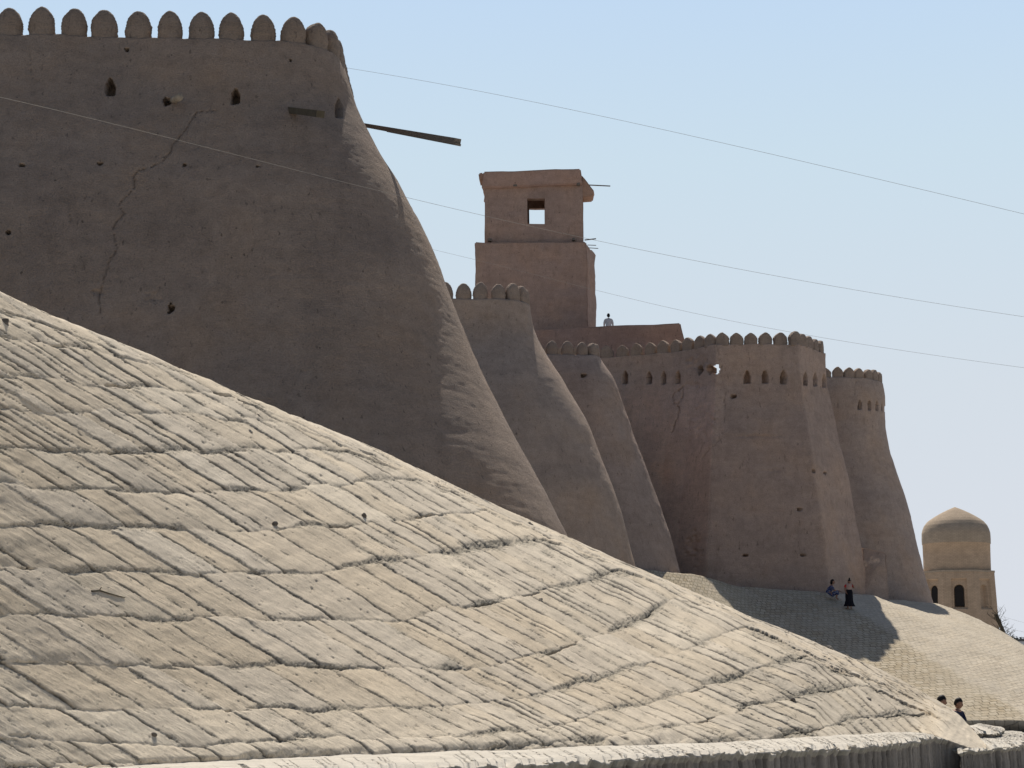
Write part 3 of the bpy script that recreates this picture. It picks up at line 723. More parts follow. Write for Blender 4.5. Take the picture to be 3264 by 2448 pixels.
# --- small buttress in the nook
# ---------------------------------------------------------------- far battered plinth
def far_plinth():
    T = [(-2, 84, 7.2), (4, 85.3, 7.1), (8.2, 88.3, 6.95), (11, 91.6, 6.5), (15.2, 93.0, 6.3), (17.8, 95.2, 6.3), (19.6, 100.2, 6.3), (22.6, 102.6, 6.25), (23.6, 108, 6.2), (24, 116, 6.2), (22, 130, 6.2)]
    B = [(-6, 66, .45), (2, 69, .45), (9, 74.5, .45), (14, 76.6, .45), (20.6, 77.0, .45), (24.3, 79, .45), (27.6, 84, .45), (29.0, 95, .45), (29.4, 106, .45), (29.4, 116, .45), (30, 135, .45)]
    T = np.array(T, float); B = np.array(B, float)
    l = np.r_[0, np.cumsum(np.linalg.norm(np.diff((T + B) / 2, axis=0), axis=1))]
    n = int(l[-1] / .07); s = np.linspace(0, l[-1], n)
    f = lambda A: np.stack([np.interp(s, l, A[:, k]) for k in range(3)], -1)
    k = np.hanning(15); k /= k.sum()
    TT, BB = f(T), f(B)
    for A in (TT, BB):
        for j in range(3): A[:, j] = np.convolve(np.pad(A[:, j], 7, mode='reflect', reflect_type='odd'), k, 'valid')
    m_ = 230; v = np.linspace(-.12, 1, m_)
    V = TT[None] * (1 - v[:, None, None]) + BB[None] * v[:, None, None]
    V[..., 2] += (.55 * np.sin(np.pi * np.clip(v, 0, 1)) ** 1.0)[:, None] * np.interp(s, l, [-.8, -.8, -.8, -.6, -.3, .5, 1, 1.6, 1.6, 1.5, 1])[None]
    V[v < 0, :, 2] = TT[None, :, 2]
    S = np.repeat(s[None], m_, 0); W = v[:, None] * np.linalg.norm(TT - BB, axis=1)[None]
    nn = .07 * fbm(S / 1.7, W / 1.3, 4, 5) + .02 * fbm(S / .3, W / .2, 3, 6)
    V[..., 2] += nn
    # curb down to the street
    e = V[-1].copy(); o = (BB - TT); o[:, 2] = 0; o /= np.linalg.norm(o, axis=1, keepdims=True)
    r = [e + o * .04 - [0, 0, .02], e + o * .02 - [0, 0, .3], e + o * .05 - [0, 0, .6]]
    V = np.concatenate([V, np.stack(r)], 0)
    px, py = proj(V[..., 0], V[..., 1], V[..., 2])
    ki = l[4] + .3
    Sx = np.repeat(s[None], len(V), 0)
    fac = smooth((Sx - ki + .3) / .6 + .5 * fbm(Sx / .4, np.arange(len(V))[:, None] / 9. + 0 * Sx, 2, 8))[..., None]
    C = np.array([.50, .435, .335]) * (1 - fac) + np.array([.56, .49, .39]) * fac
    vv = np.r_[v, 1, 1, 1][:, None, None]
    bot_ = smooth((vv - .8) / .1) * fac * 0
    C = C * (1 + .12 * fbm(Sx / 1.5, vv[..., 0] * 12 + 0 * Sx, 4, 9))[..., None]
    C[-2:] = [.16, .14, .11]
    W = np.concatenate([W, W[-1:] + .1, W[-1:] + .3, W[-1:] + .6], 0)
    return grid_mesh('blockwork_slope', V, C, np.stack([Sx, W, 1 - .5 * fac[..., 0]], -1))
fp = empty('battered_plinth', (18, 86, 0)); tag(fp, 'far battered stone block plinth with shadow, below the long wall', 'plinth')
base_at(link('blockwork_slope', far_plinth(), M_block), fp)

# ---------------------------------------------------------------- watchtower
wt = empty('watchtower', (1.3, 108, 15)); tag(wt, 'two storey square clay watchtower with open window above the walls', 'tower')
def lumpy_box(name, parent, pts, tint, seed, n=46, amp=.05):
    """six faced block, faces subdivided and roughened; pts = 8 corners bottom/top"""
    bm = bmesh.new(); add_hex(bm, pts)
    bmesh.ops.recalc_face_normals(bm, faces=bm.faces)
    bmesh.ops.bevel(bm, geom=list(bm.edges), offset=.06, segments=2, affect='EDGES')
    bmesh.ops.triangulate(bm, faces=bm.faces)
    for _ in range(5):
        ee = [e for e in bm.edges if e.calc_length() > .35]
        if ee: bmesh.ops.subdivide_edges(bm, edges=ee, cuts=1)
        bmesh.ops.triangulate(bm, faces=bm.faces)
    for v in bm.verts:
        c = v.co; v.co = c + Vector((float(vn(c.z * 1.3, c.y * 1.1, seed)), float(vn(c.x * 1.2, c.z * 1.4, seed + 1)), float(vn(c.x * 1.3, c.y * 1.2, seed + 2)))) * amp + Vector((float(vn(c.z * 5, c.y * 5, seed)), float(vn(c.x * 5, c.z * 5, seed + 1)), 0)) * amp * .3
    me = bm_mesh(name, bm, True)
    a = me.color_attributes.new('Col', 'FLOAT_COLOR', 'POINT')
    a.data.foreach_set('color', np.tile(np.array([*tint, 1], np.float32), len(me.vertices)))
    me.set_sharp_from_angle(angle=R(35)) if hasattr(me, 'set_sharp_from_angle') else None
    return base_at(link(name, me, M_clay), parent)
def q(px, py, D): return P(px, py, D)
TW = (.42, .298, .24)
# lower block: front face at D 106 (corners), receding 6 m; narrow right side seen
D0, D1 = 106, 107
def block(f_bl, f_br, f_tr, f_tl, br_off, depth, chamfer=0):
    """front quad and an extrusion direction"""
    off = Vector((br_off, depth, 0))
    return [f_bl, f_br, f_br + off, f_bl + off, f_tl, f_tr, f_tr + off, f_tl + off]
zt = q(1700, 772, 106).z
fbl, fbr = q(1513, 1150, 106), q(1878, 1150, 106); ftl, ftr = q(1513, 775, 106), q(1868, 772, 106); ftl.z = ftr.z = zt
pts = [fbl, fbr, fbr + Vector((.62, 3.2, 0)), fbl + Vector((0.2, 3.2, 0)), ftl, ftr, ftr + Vector((.66, 3.0, 0)), ftl + Vector((.2, 3.0, 0))]
lumpy_box('lower_storey', wt, pts, TW, 3, amp=.06)
# upper storey with real openings
uz0, uz1 = zt, q(1700, 583, 106.6).z
Du = 106.5
xl, xr = q(1545, 700, Du).x, q(1858, 700, Du).x
wl, wr_ = q(1681, 670, Du).x, q(1736, 670, Du).x; wz0, wz1 = q(1700, 713, Du).z, q(1700, 632, Du).z
def slab_open(name, x0, x1, y0, y1, z0, z1, ox0, ox1, oz0, oz1):
    for (a0, a1, b0, b1) in ((x0, ox0, z0, z1), (ox1, x1, z0, z1), (ox0, ox1, z0, oz0), (ox0, ox1, oz1, z1)): pass
    xs = np.unique(np.r_[np.linspace(x0, ox0, 10), np.linspace(ox0, ox1, 5), np.linspace(ox1, x1, 10)])
    zs = np.unique(np.r_[np.linspace(z0, oz0, 7), np.linspace(oz0, oz1, 5), np.linspace(oz1, z1, 6)])
    bm = bmesh.new(); F_ = {}; 
    for side, y in ((0, y0), (1, y1)):
        for i, a in enumerate(xs):
            for j, c in enumerate(zs):
                jx = .03 * float(vn(a * 2, c * 2, 5)); F_[side, i, j] = bm.verts.new((a + jx * .5, y + .05 * float(vn(a * 1.5, c * 1.7, 8 + side)), c + .02 * float(vn(a * 3, c * 3, 9))))
    solid = {}
    for i in range(len(xs) - 1):
        for j in range(len(zs) - 1):
            cx_, cz = (xs[i] + xs[i + 1]) / 2, (zs[j] + zs[j + 1]) / 2
            solid[i, j] = not (ox0 < cx_ < ox1 and oz0 < cz < oz1)
    for (i, j), sol in solid.items():
        if not sol: continue
        bm.faces.new([F_[0, i, j], F_[0, i + 1, j], F_[0, i + 1, j + 1], F_[0, i, j + 1]])
        bm.faces.new([F_[1, i, j], F_[1, i, j + 1], F_[1, i + 1, j + 1], F_[1, i + 1, j]])
        for (di, dj, a, c) in ((-1, 0, (i, j), (i, j + 1)), (1, 0, (i + 1, j), (i + 1, j + 1)), (0, -1, (i, j), (i + 1, j)), (0, 1, (i, j + 1), (i + 1, j + 1))):
            if not solid.get((i + di, j + dj), False):
                try: bm.faces.new([F_[0, a[0], a[1]], F_[0, c[0], c[1]], F_[1, c[0], c[1]], F_[1, a[0], a[1]]])
                except ValueError: pass
    me = bm_mesh(name, bm)
    a = me.color_attributes.new('Col', 'FLOAT_COLOR', 'POINT')
    a.data.foreach_set('color', np.tile(np.array([*TW, 1], np.float32), len(me.vertices)))
    return base_at(link(name, me, M_clay), wt)
slab_open('upper_wall', xl, xr, Du, Du + .5, uz0 - .05, uz1, wl, wr_, wz0, wz1)
# back wall: opening set so daylight shows in the lower part of the front window
yb_ = Du + 2.4
bz1 = EYE + (q(1700, 671, Du).z - EYE) * yb_ / Du + .14; bz0 = EYE + (wz0 - EYE) * yb_ / Du - .3
bx0 = wl * yb_ / Du + .12; bx1 = wr_ * yb_ / Du + .5
slab_open('upper_wall', xl + .1, xr + .12, yb_, yb_ + .4, uz0 - .05, uz1, bx0, bx1, bz0, bz1)
for x_, dx_ in ((xl + .02, .0), (xr - .5, .05)):
    lumpy_box('upper_wall', wt, [(x_, Du + .5, uz0 - .05), (x_ + .48, Du + .5, uz0 - .05), (x_ + .48 + dx_, yb_, uz0 - .05), (x_ + dx_, yb_, uz0 - .05), (x_, Du + .5, uz1), (x_ + .48, Du + .5, uz1), (x_ + .48 + dx_, yb_, uz1), (x_ + dx_, yb_, uz1)], TW, 13, amp=.02)
# roof slab: front fascia, overhanging eaves
rp = [q(1536, 598, 106.2), q(1858, 587, 106.2), q(1850, 537, 106.0), q(1540, 548, 106.0)]
off = Vector((.12, 3.2, -.1))
lumpy_box('roof', wt, [rp[0], rp[1], rp[1] + off, rp[0] + off, rp[3], rp[2], rp[2] + off, rp[3] + off], (.41, .285, .235), 17, amp=.04)
e1 = [q(1852, 556, 106.6), q(1895, 611, 106.6), q(1890, 627, 106.6), q(1856, 629, 106.6)]
off = Vector((.06, 1.6, .1))
lumpy_box('eave', wt, [e1[3], e1[2], e1[2] + off, e1[3] + off, e1[0], e1[1], e1[1] + off, e1[0] + off], (.45, .29, .21), 19, amp=.03)
e1 = [q(1524, 552, 106.4), q(1540, 550, 106.4), q(1544, 570, 106.4), q(1530, 576, 106.4)]
off = Vector((.02, 1.4, .0))
lumpy_box('eave', wt, [e1[3], e1[2], e1[2] + off, e1[3] + off, e1[0], e1[1], e1[1] + off, e1[0] + off], (.45, .29, .21), 21, amp=.02)
for (a, b_, c, d, D, D2, r) in ((1860, 589, 1945, 593, 107.5, 107, .035), (1864, 765, 1899, 761, 107, 106.5, .035), (1872, 781, 1900, 782, 107, 107, .022), (1876, 790, 1907, 792, 107, 107, .022)):
    bm = bmesh.new(); add_tube(bm, [P(a, b_, D), P(c, d, D2)], r, 6); part_bm('roof_pole', bm, M_wood, wt)
for (x0, x1, y_, h) in ((1553, 1570, 578, 10), (1632, 1652, 592, 6), (1835, 1852, 585, 12), (1552, 1570, 765, 8), (1822, 1836, 763, 8)):
    bm = bmesh.new(); a = P(x0, y_, 106.3); b_ = P(x1, y_, 106.3)
    add_bar(bm, a.lerp(b_, .5) + Vector((0, .6, 0)), a.lerp(b_, .5) + Vector((0, -.12, 0)), (b_ - a).length * .32, h * .0087)
    part_bm('beam_end', bm, M_wood, wt)
# ledge band between storeys
bt = empty('buttress', (P(2798, 1850, 98).x, 98, 6)); tag(bt, 'low clay buttress with drip stains tucked between long wall and farthest bastion', 'buttress')
e0 = [P(2738, 1925, 96.8), P(2838, 1925, 96.8), P(2822, 1762, 97.8), P(2748, 1744, 98.4)]; off = Vector((.4, 3.5, 0))
lumpy_box('wall', bt, [e0[0], e0[1], e0[1] + off, e0[0] + off, e0[3], e0[2], e0[2] + off, e0[3] + off], (.47, .36, .29), 41, amp=.08)
# platform wall in front
pw = empty('parapet_wall', (6, 104, 16)); tag(pw, 'plain reddish clay parapet wall at the foot of the watchtower', 'wall')
a0, a1, a2 = q(1640, 1052, 103.5), q(2168, 1031, 103.5), q(2205, 1075, 103.5)
lumpy_box('wall', pw, [(a0.x, 103.5, 15), (a2.x + .8, 103.5, 15), (a2.x + .8, 105, 15), (a0.x, 105, 15), a0, a1, a1 + Vector((0, 1.5, 0)), a0 + Vector((0, 1.5, 0))], (.40, .28, .23), 31, amp=.05)

# ---------------------------------------------------------------- domed mausoleum
DM = 170.; mc = P(3051, 1822, DM); unit = DM / F * 1.0
ms = empty('domed_mausoleum', (mc.x, DM, 0)); tag(ms, 'buff brick mausoleum with pointed dome and arched windows', 'building')
def zpx(py): return P(3051, py, DM).z
def lathe(prof, n=64, x=mc.x, y=DM, amp=0, seed=0):
    th = np.linspace(0, 2 * math.pi, n + 1)
    V = np.zeros((len(prof), n + 1, 3)); U = np.zeros((len(prof), n + 1, 2))
    for i, (r, z) in enumerate(prof):
        rr = r * (1 + amp * fbm(np.cos(th) * 4 + 9, np.sin(th) * 4 + z, 3, seed))
        V[i, :, 0] = x + rr * np.cos(th); V[i, :, 1] = y + rr * np.sin(th); V[i, :, 2] = z
        U[i, :, 0] = th * 3; U[i, :, 1] = z if r > 2.8 else z
    return V, U
rr = 107 * unit
dp = [(1735, 1.0), (1720, 1.005), (1700, 1.0), (1688, .97), (1676, .92), (1664, .83), (1655, .72), (1645, .57), (1636, .42), (1628, .27), (1621, .12), (1616, .0)]
pz = [p[0] for p in dp]; zz = np.linspace(0, len(dp) - 1, 60)
prof = [(rr * max(.002, np.interp(k, range(len(dp)), [p[1] for p in dp])), zpx(np.interp(k, range(len(dp)), pz))) for k in zz]
V, U = lathe(prof, 72, amp=.004); base_at(link('dome', grid_mesh('dome', V, None, U), M_dome), ms)
V, U = lathe([(rr * .98, zpx(1825)), (rr * .98, zpx(1780)), (rr * .985, zpx(1736)), (rr * 1.0, zpx(1735))], 72); base_at(link('drum', grid_mesh('drum', V, None, U), M_brick), ms)
# octagonal body with recessed arched niches, built face by face
ap = 112 * unit; z_top = zpx(1826); fw = 2 * ap * math.tan(R(22.5))
body_q = []; 
def face_panel(th, with_window):
    """grid over one octagon face; niche and window pushed in"""
    nrm = np.array([math.cos(th), math.sin(th)]); tg = np.array([-nrm[1], nrm[0]])
    us = np.linspace(-fw / 2, fw / 2, 71); zs = np.r_[np.linspace(.0, zpx(2000), 6)[:-1], np.linspace(zpx(2000), z_top, 110)]
    U, Z = np.meshgrid(us, zs)
    push = np.zeros_like(U)
    if with_window:
        hw = 23 * unit; rz0, rz1 = zpx(1945), zpx(1851)
        push = np.where((np.abs(U) < hw) & (Z > rz0) & (Z < rz1), .20, push)
        ww = 15 * unit; wz0_, wz1_ = zpx(1940), zpx(1885)
        arch = ww * np.sqrt(np.clip(1 - ((Z - wz1_) / (16 * unit)) ** 2, 0, 1))
        lim = np.where(Z < wz1_, ww, np.where(Z < wz1_ + 16 * unit, arch, 0))
        push = np.where((np.abs(U) < lim) & (Z > wz0_), .55, push)
    taper = .045 * (z_top - Z)
    Rr = ap - push + taper
    X = mc.x + nrm[0] * Rr + tg[0] * U * (1 + taper / ap); Y = DM + nrm[1] * Rr + tg[1] * U * (1 + taper / ap)
    return np.stack([X, Y, Z], -1), np.stack([U + 20, Z], -1)
for k in range(8):
    th = R(-101 + 45 * k); V, U = face_panel(th, True)
    base_at(link('body_wall', grid_mesh('body_wall', V, None, U), M_brick), ms)
for k in range(8):
    th = R(-101 + 45 * k); nrm = Vector((math.cos(th), math.sin(th), 0)); tg = Vector((-nrm.y, nrm.x, 0))
    if k in (1, ): continue
    bm = bmesh.new(); c0 = Vector((mc.x, DM, 0)) + nrm * (ap - .28); outl = []
    ww = 13.5 * unit
    for (u_, zp) in [(-ww, 1938), (ww, 1938), (ww, 1885)] + [(ww * math.cos(R(a)), 1885 - 14 * math.sin(R(a))) for a in range(15, 180, 15)] + [(-ww, 1885)]:
        p = c0 + tg * u_ + Vector((0, 0, zpx(zp))) + nrm * .045 * (z_top - zpx(zp)); outl.append(bm.verts.new(p))
    bm.faces.new(outl); base_at(link('window', bm_mesh('window', bm), M_dark), ms)
V, U = lathe([(ap * 1.10, zpx(1832)), (ap * 1.10, zpx(1822)), (rr * .9, zpx(1820))], 8)
th0 = R(-101 + 22.5); 
def oct_ring(prof):
    th = [th0 + R(45 * k) for k in range(9)]
    V = np.array([[(mc.x + r * math.cos(t), DM + r * math.sin(t), z) for t in th] for r, z in prof])
    return V
co = 1 / math.cos(R(22.5))
V = oct_ring([(ap * co * .99, zpx(1830)), (ap * co * 1.015, zpx(1829)), (ap * co * 1.015, zpx(1823)), (rr * .8, zpx(1821))])
base_at(link('cornice', grid_mesh('cornice', V, None, V[..., [0, 2]], sm=False), M_dome), ms)
V, U = lathe([(rr * .99, zpx(1812)), (rr * .955, zpx(1815)), (rr * .955, zpx(1822))], 72)

# ---------------------------------------------------------------- cables
def cable(pts, r, label):
    bm = bmesh.new(); cp = [P(*p) for p in pts]
    xs = [p.x for p in cp]; t = np.linspace(0, 1, len(cp)); tt = np.linspace(0, 1, 60)
    co_ = [np.polyfit(t, [p[k] for p in cp], min(3, len(cp) - 1)) for k in range(3)]
    P3 = [Vector([float(np.polyval(co_[k], u_)) for k in range(3)]) for u_ in tt]
    add_tube(bm, P3, [r * .55 * (.75 + .5 * k / 59) for k in range(60)], 5)
    o = link('overhead_cable', bm_mesh('overhead_cable', bm), M_wire); tag(o, label, 'cable', 'cables crossing above the fortress')
cable([(1000, 200, 54), (1550, 295, 58), (2300, 455, 64), (3400, 715, 72)], .010, 'uppermost thin cable crossing the open sky above the watchtower')
cable([(-150, 278, 33), (600, 450, 40), (1140, 595, 46), (1900, 768, 54), (2600, 900, 62), (3400, 1030, 72)], .0085, 'middle cable crossing the nearest bastion and the watchtower window storey')
cable([(1250, 765, 60), (1900, 925, 66), (2500, 1055, 72), (3400, 1190, 82)], .0085, 'lowest cable passing just above the long wall merlons')
for k, (y0, y1) in enumerate(((1955, 1985), (1995, 2010))):
    cable([(3150, y0, 150), (3215, (y0 + y1) / 2 + 1, 152), (3400, y1 + 40, 160)], .012, ['upper of two faint distant cables right of the domed mausoleum', 'lower of two faint distant cables right of the domed mausoleum'][k])

# ---------------------------------------------------------------- bare tree, leaning pole, far houses
tr = empty('leaning_tree', (P(3210, 2060, 125).x, 125, 0)); tag(tr, 'bare leaning tree trunk with thin twigs beside the domed mausoleum', 'tree')
bm = bmesh.new(); a = P(3174, 1958, 125); b_ = P(3212, 2055, 125)
add_tube(bm, [b_ + Vector((1.2, 0, -4)), b_, a.lerp(b_, .5) + Vector((.04, 0, .0)), a], [.2, .15, .13, .12], 9); part_bm('trunk', bm, M_twig, tr, True)
bm = bmesh.new(); random.seed(3)
for k in range(46):
    p = a.lerp(b_, random.uniform(-.05, 1.2)); d = Vector((random.uniform(-.9, 1.2), random.uniform(-.5, .5), random.uniform(.2, 1))).normalized()
    L_ = random.uniform(.3, .95); m2 = p + d * L_ * .5 + Vector((random.uniform(-.1, .1), 0, .05)); e = p + d * L_ + Vector((0, 0, .1))
    add_tube(bm, [p, m2, e], [.022, .014, .007], 4)
    for j in range(3):
        e2 = m2.lerp(e, random.random()); add_tube(bm, [e2, e2 + Vector((random.uniform(-.25, .25), random.uniform(-.1, .1), random.uniform(.05, .3)))], [.011, .005], 3)
part_bm('twigs', bm, M_twig, tr)
post = bmesh.new(); add_tube(post, [P(3170, 1956, 150) - Vector((0, 0, 8)), P(3168, 1954, 150)], [.16, .13], 8)
hs = empty('distant_house', (P(3240, 2070, 230).x, 230, 0)); tag(hs, 'pale distant house with flat dark roof at the right edge', 'house')
a = P(3212, 2062, 230); b_ = P(3330, 2062, 230)
bm = bmesh.new(); add_box(bm, a.x, b_.x + 4, 230, 240, 0, P(3200, 2044, 230).z); part_bm('wall', bm, M_farwall, hs)
bm = bmesh.new(); add_box(bm, a.x - .3, b_.x + 4.3, 229.6, 240.3, P(3200, 2044, 230).z, P(3200, 2037, 230).z); part_bm('roof', bm, M_farroof, hs)
for x_ in (3232, 3256, 3282):
    bm = bmesh.new(); c = P(x_, 2075, 229.9); add_box(bm, c.x - .35, c.x + .35, 229.95, 230.05, c.z - .6, c.z + .5); part_bm('window', bm, M_dark, hs)
tb = empty('distant_tree', (P(3245, 2040, 250).x, 250, 0)); tag(tb, 'dark rounded tree crown rising behind the distant house roof', 'tree')
M_leaf = plain('far_foliage', (.05, .06, .04), .9, .4, 2)
bm = bmesh.new(); c = P(3250, 2040, 250)
for k in range(900):
    th = random.uniform(0, 6.28); r = random.random() ** .5; p = c + Vector((math.cos(th) * r * 2.2, math.sin(th) * r * 1.6, random.uniform(-1.6, .55) * (1 - r * .6)))
    d1 = Vector((random.uniform(-1, 1), random.uniform(-1, 1), random.uniform(-1, 1))) * .16; d2 = Vector((random.uniform(-1, 1), random.uniform(-1, 1), random.uniform(-1, 1))) * .16
    bm.faces.new([bm.verts.new(p), bm.verts.new(p + d1), bm.verts.new(p + d1 + d2), bm.verts.new(p + d2)])
part_bm('crown', bm, M_leaf, tb)
bm = bmesh.new(); add_tube(bm, [(c.x, 250, 0), (c.x, 250, c.z)], [.25, .12], 7); part_bm('trunk', bm, M_twig, tb)

# ---------------------------------------------------------------- ground
bm = bmesh.new()
vs = [bm.verts.new(p) for p in ((-3000, -300, 0), (3000, -300, 0), (3000, 6000, 0), (-3000, 6000, 0))]; bm.faces.new(vs)
g = link('ground', bm_mesh('ground', bm), M_ground); tag(g, kind='structure')

# ---------------------------------------------------------------- loose stones and a twig on the slope
from mathutils.bvhtree import BVHTree
def surf(px, py):
    """nearest built slope vertex seen along a sight line"""
    sub = NPV[:520]; a, b_ = proj(sub[..., 0], sub[..., 1], sub[..., 2])
    k = np.argmin((a - px) ** 2 + (b_ - py) ** 2); i, j = np.unravel_index(k, a.shape)
    return Vector(sub[i, j]), i, j
def stone(px, py, size, mat, label, seed, flat=.6):
    p, i, j = surf(px, py)
    bm = bmesh.new(); bmesh.ops.create_icosphere(bm, subdivisions=3, radius=1)
    for v in bm.verts:
        c = v.co; k = 1 + .35 * float(vn(c.x * 1.3 + seed, c.y * 1.3, seed)) + .25 * float(vn(c.y * 1.7, c.z * 1.7 + seed, seed + 1)) + .08 * float(vn(c.x * 5, c.z * 5, seed))
        v.co = Vector((c.x * k, c.y * k * .8, c.z * k * flat)) * size * .8
    o = link('loose_stone', bm_mesh('loose_stone', bm, False), mat); o.location = p + Vector((0, 0, -size * .28)); o.rotation_euler = (random.random(), random.random() * .6, random.random() * 6)
    tag(o, label, 'stone', 'loose stones lying on the clay slope')
stone(870, 1668, .10, M_stone, 'dark grey stone alone on a pale slab left of the course joint', 1, .5)
stone(1157, 1645, .10, M_stone, 'brown broken stone lying in a rubble filled course joint', 2, .4)
stone(2640, 2066, .13, M_stone2, 'pale angular stone perched on the crest of the slope', 3, .6)
stone(1720, 1911, .10, M_stone, 'flat dark stone in the rubble joint in the middle of the slope', 4, .4)
stone(1688, 1668, .09, M_stone2, 'small pale stone near the crest below the second bastion', 5, .5)
stone(14, 1022, .09, M_stone, 'black stone near the crest at the left edge of the photo', 6, .7)
stone(2525, 2232, .09, M_stone, 'small rounded dark stone low on the right part of slope', 7, .8)
stone(2480, 2322, .09, M_stone2, 'stone just above the ledge on the lower right slope', 8, .5)
stone(2765, 2226, .08, M_stone, 'stone jammed in a slab joint near the right end of slope', 9, .5)
stone(822, 1322, .06, M_stone, 'tiny stone close to the crest beneath the nearest bastion', 10, .6)
stone(488, 2340, .055, M_stone, 'tiny dark pebble on bright slab near the bottom left', 11, .6)
stone(798, 1375, .07, M_stone2, 'chipped pale stone on upper slope above a grey slab', 12, .6)
tw = bmesh.new(); pts = [surf(x_, y_)[0] + Vector((0, -.01, .008)) for x_, y_ in ((292, 1887), (318, 1884), (345, 1893), (375, 1902), (400, 1906))]
add_tube(tw, pts, [.012, .010, .009, .008, .005], 5)
q1 = surf(325, 1876)[0] + Vector((0, -.03, .02)); add_tube(tw, [pts[1], q1], [.009, .005], 4)
o = link('dry_twig', bm_mesh('dry_twig', tw), M_twig); tag(o, 'thin forked dry twig lying on a slab at lower left', 'twig')

# ---------------------------------------------------------------- people
def skin(name, verts, edges, radii, mat, parent=None, sub=2):
    me = bpy.data.meshes.new(name); me.from_pydata(verts, edges, []); me.update()
    o = link(name, me, mat, parent)
    md = o.modifiers.new('Skin', 'SKIN'); md.use_smooth_shade = True
    for i, r in enumerate(radii):
        r = r if hasattr(r, '__len__') else (r, r); me.skin_vertices[0].data[i].radius = r
    me.skin_vertices[0].data[0].use_root = True
    s = o.modifiers.new('Sub', 'SUBSURF'); s.levels = sub; s.render_levels = sub
    return o
def hand(V, E, Rd, wrist, tip_dir, side, curl=(0, 0, -1)):
    """palm + four fingers + thumb added to a skin graph"""
    d = Vector(tip_dir).normalized(); s = Vector(side).normalized(); c = Vector(curl).normalized()
    w = Vector(V[wrist]); V.append(w + d * .05); Rd.append(.024); pm = len(V) - 1; E.append((wrist, pm))
    for k, (o, l) in enumerate(((-.028, .072), (-.009, .082), (.009, .077), (.027, .06))):
        V.append(w + d * .09 + s * o); Rd.append(.010); i = len(V) - 1; E.append((pm, i))
        V.append(w + d * (.09 + l * .5) + s * o * 1.1 + c * .012); Rd.append(.009); E.append((i, i + 1))
        V.append(w + d * (.09 + l * .9) + s * o * 1.1 + c * .035); Rd.append(.007); E.append((i + 1, i + 2))
    V.append(w + d * .05 - s * .04 + c * .01); Rd.append(.011); i = len(V) - 1; E.append((pm, i)); V.append(w + d * .085 - s * .05 + c * .02); Rd.append(.008); E.append((i, i + 1))
def head_mesh(name, parent, c, mat_skin, facing, tilt=0., s=1.0):
    bm = bmesh.new(); bmesh.ops.create_uvsphere(bm, u_segments=32, v_segments=24, radius=1)
    for v in bm.verts:
        x, y, z = v.co
        w = .078 * (1 - .22 * max(0, -z)); X = x * w; Y = y * .095; Z = z * .118
        if y < -.2:
            f = min(1, (-y - .2) / .5)
            nose = math.exp(-((x / .17) ** 2 + ((z + .12) / .2) ** 2)); Y -= .022 * nose * f
            for ex in (-.42, .42): Y += .010 * math.exp(-(((x - ex) / .2) ** 2 + ((z - .06) / .12) ** 2)) * f
            Y -= .006 * math.exp(-((x / .3) ** 2 + ((z + .48) / .08) ** 2)) * f
            Y -= .010 * math.exp(-((x / .35) ** 2 + ((z + .85) / .2) ** 2)) * f
        for ex in (-1, 1):
            e_ = math.exp(-(((x - ex) / .18) ** 2 + (y / .22) ** 2 + ((z + .02) / .26) ** 2)); X += ex * .016 * e_
        v.co = Vector((X, Y, Z)) * s
    o = link(name, bm_mesh(name, bm, True), mat_skin, parent); o.location = c; o.rotation_euler = (tilt, 0, facing); return o
def hair_mesh(name, parent, c, facing, tilt=0., s=1.0, low=-.25, bun=False, longh=0.):
    bm = bmesh.new(); bmesh.ops.create_uvsphere(bm, u_segments=28, v_segments=22, radius=1)
    for v in bm.verts:
        x, y, z = v.co
        k = 1.10 + .03 * float(vn(x * 4, y * 4 + z * 3, 4))
        cut = (y < -.35 and z < .38)
        if cut or z < low - .35 * (y > 0): k = .86
        zz_ = z * .118 * k
        if longh and y > -.1 and z < 0: zz_ -= longh * (-z)
        v.co = Vector((x * .078 * k, y * .095 * k + (.0 if not longh else .01), zz_)) * s
    if bun:
        r = bmesh.ops.create_uvsphere(bm, u_segments=14, v_segments=10, radius=.042)['verts']
        for v in r: v.co = Vector((v.co.x, v.co.y + .02, v.co.z * 1.5 + .15))
    o = link(name, bm_mesh(name, bm, True), M_hair, parent); o.location = c; o.rotation_euler = (tilt, 0, facing); return o

def far_ground(px, py, D0=92.):
    return P(px, py, D0)
# dense ray hit on far plinth for contact
bpy.context.view_layer.update()
fpo = [o for o in fp.children][0]
dg = bpy.context.evaluated_depsgraph_get()
bvh = BVHTree.FromObject(fpo, dg)
def hit(px, py, default):
    d = (P(px, py, 50) - Vector((0, 0, EYE))).normalized(); r = bvh.ray_cast(Vector((0, 0, EYE)), d)
    return (r[0] + fp.location * 0) if r[0] else default
def hitw(px, py, default):
    # object is stored in world coordinates with an inverse parent matrix
    return hit(px, py, default)

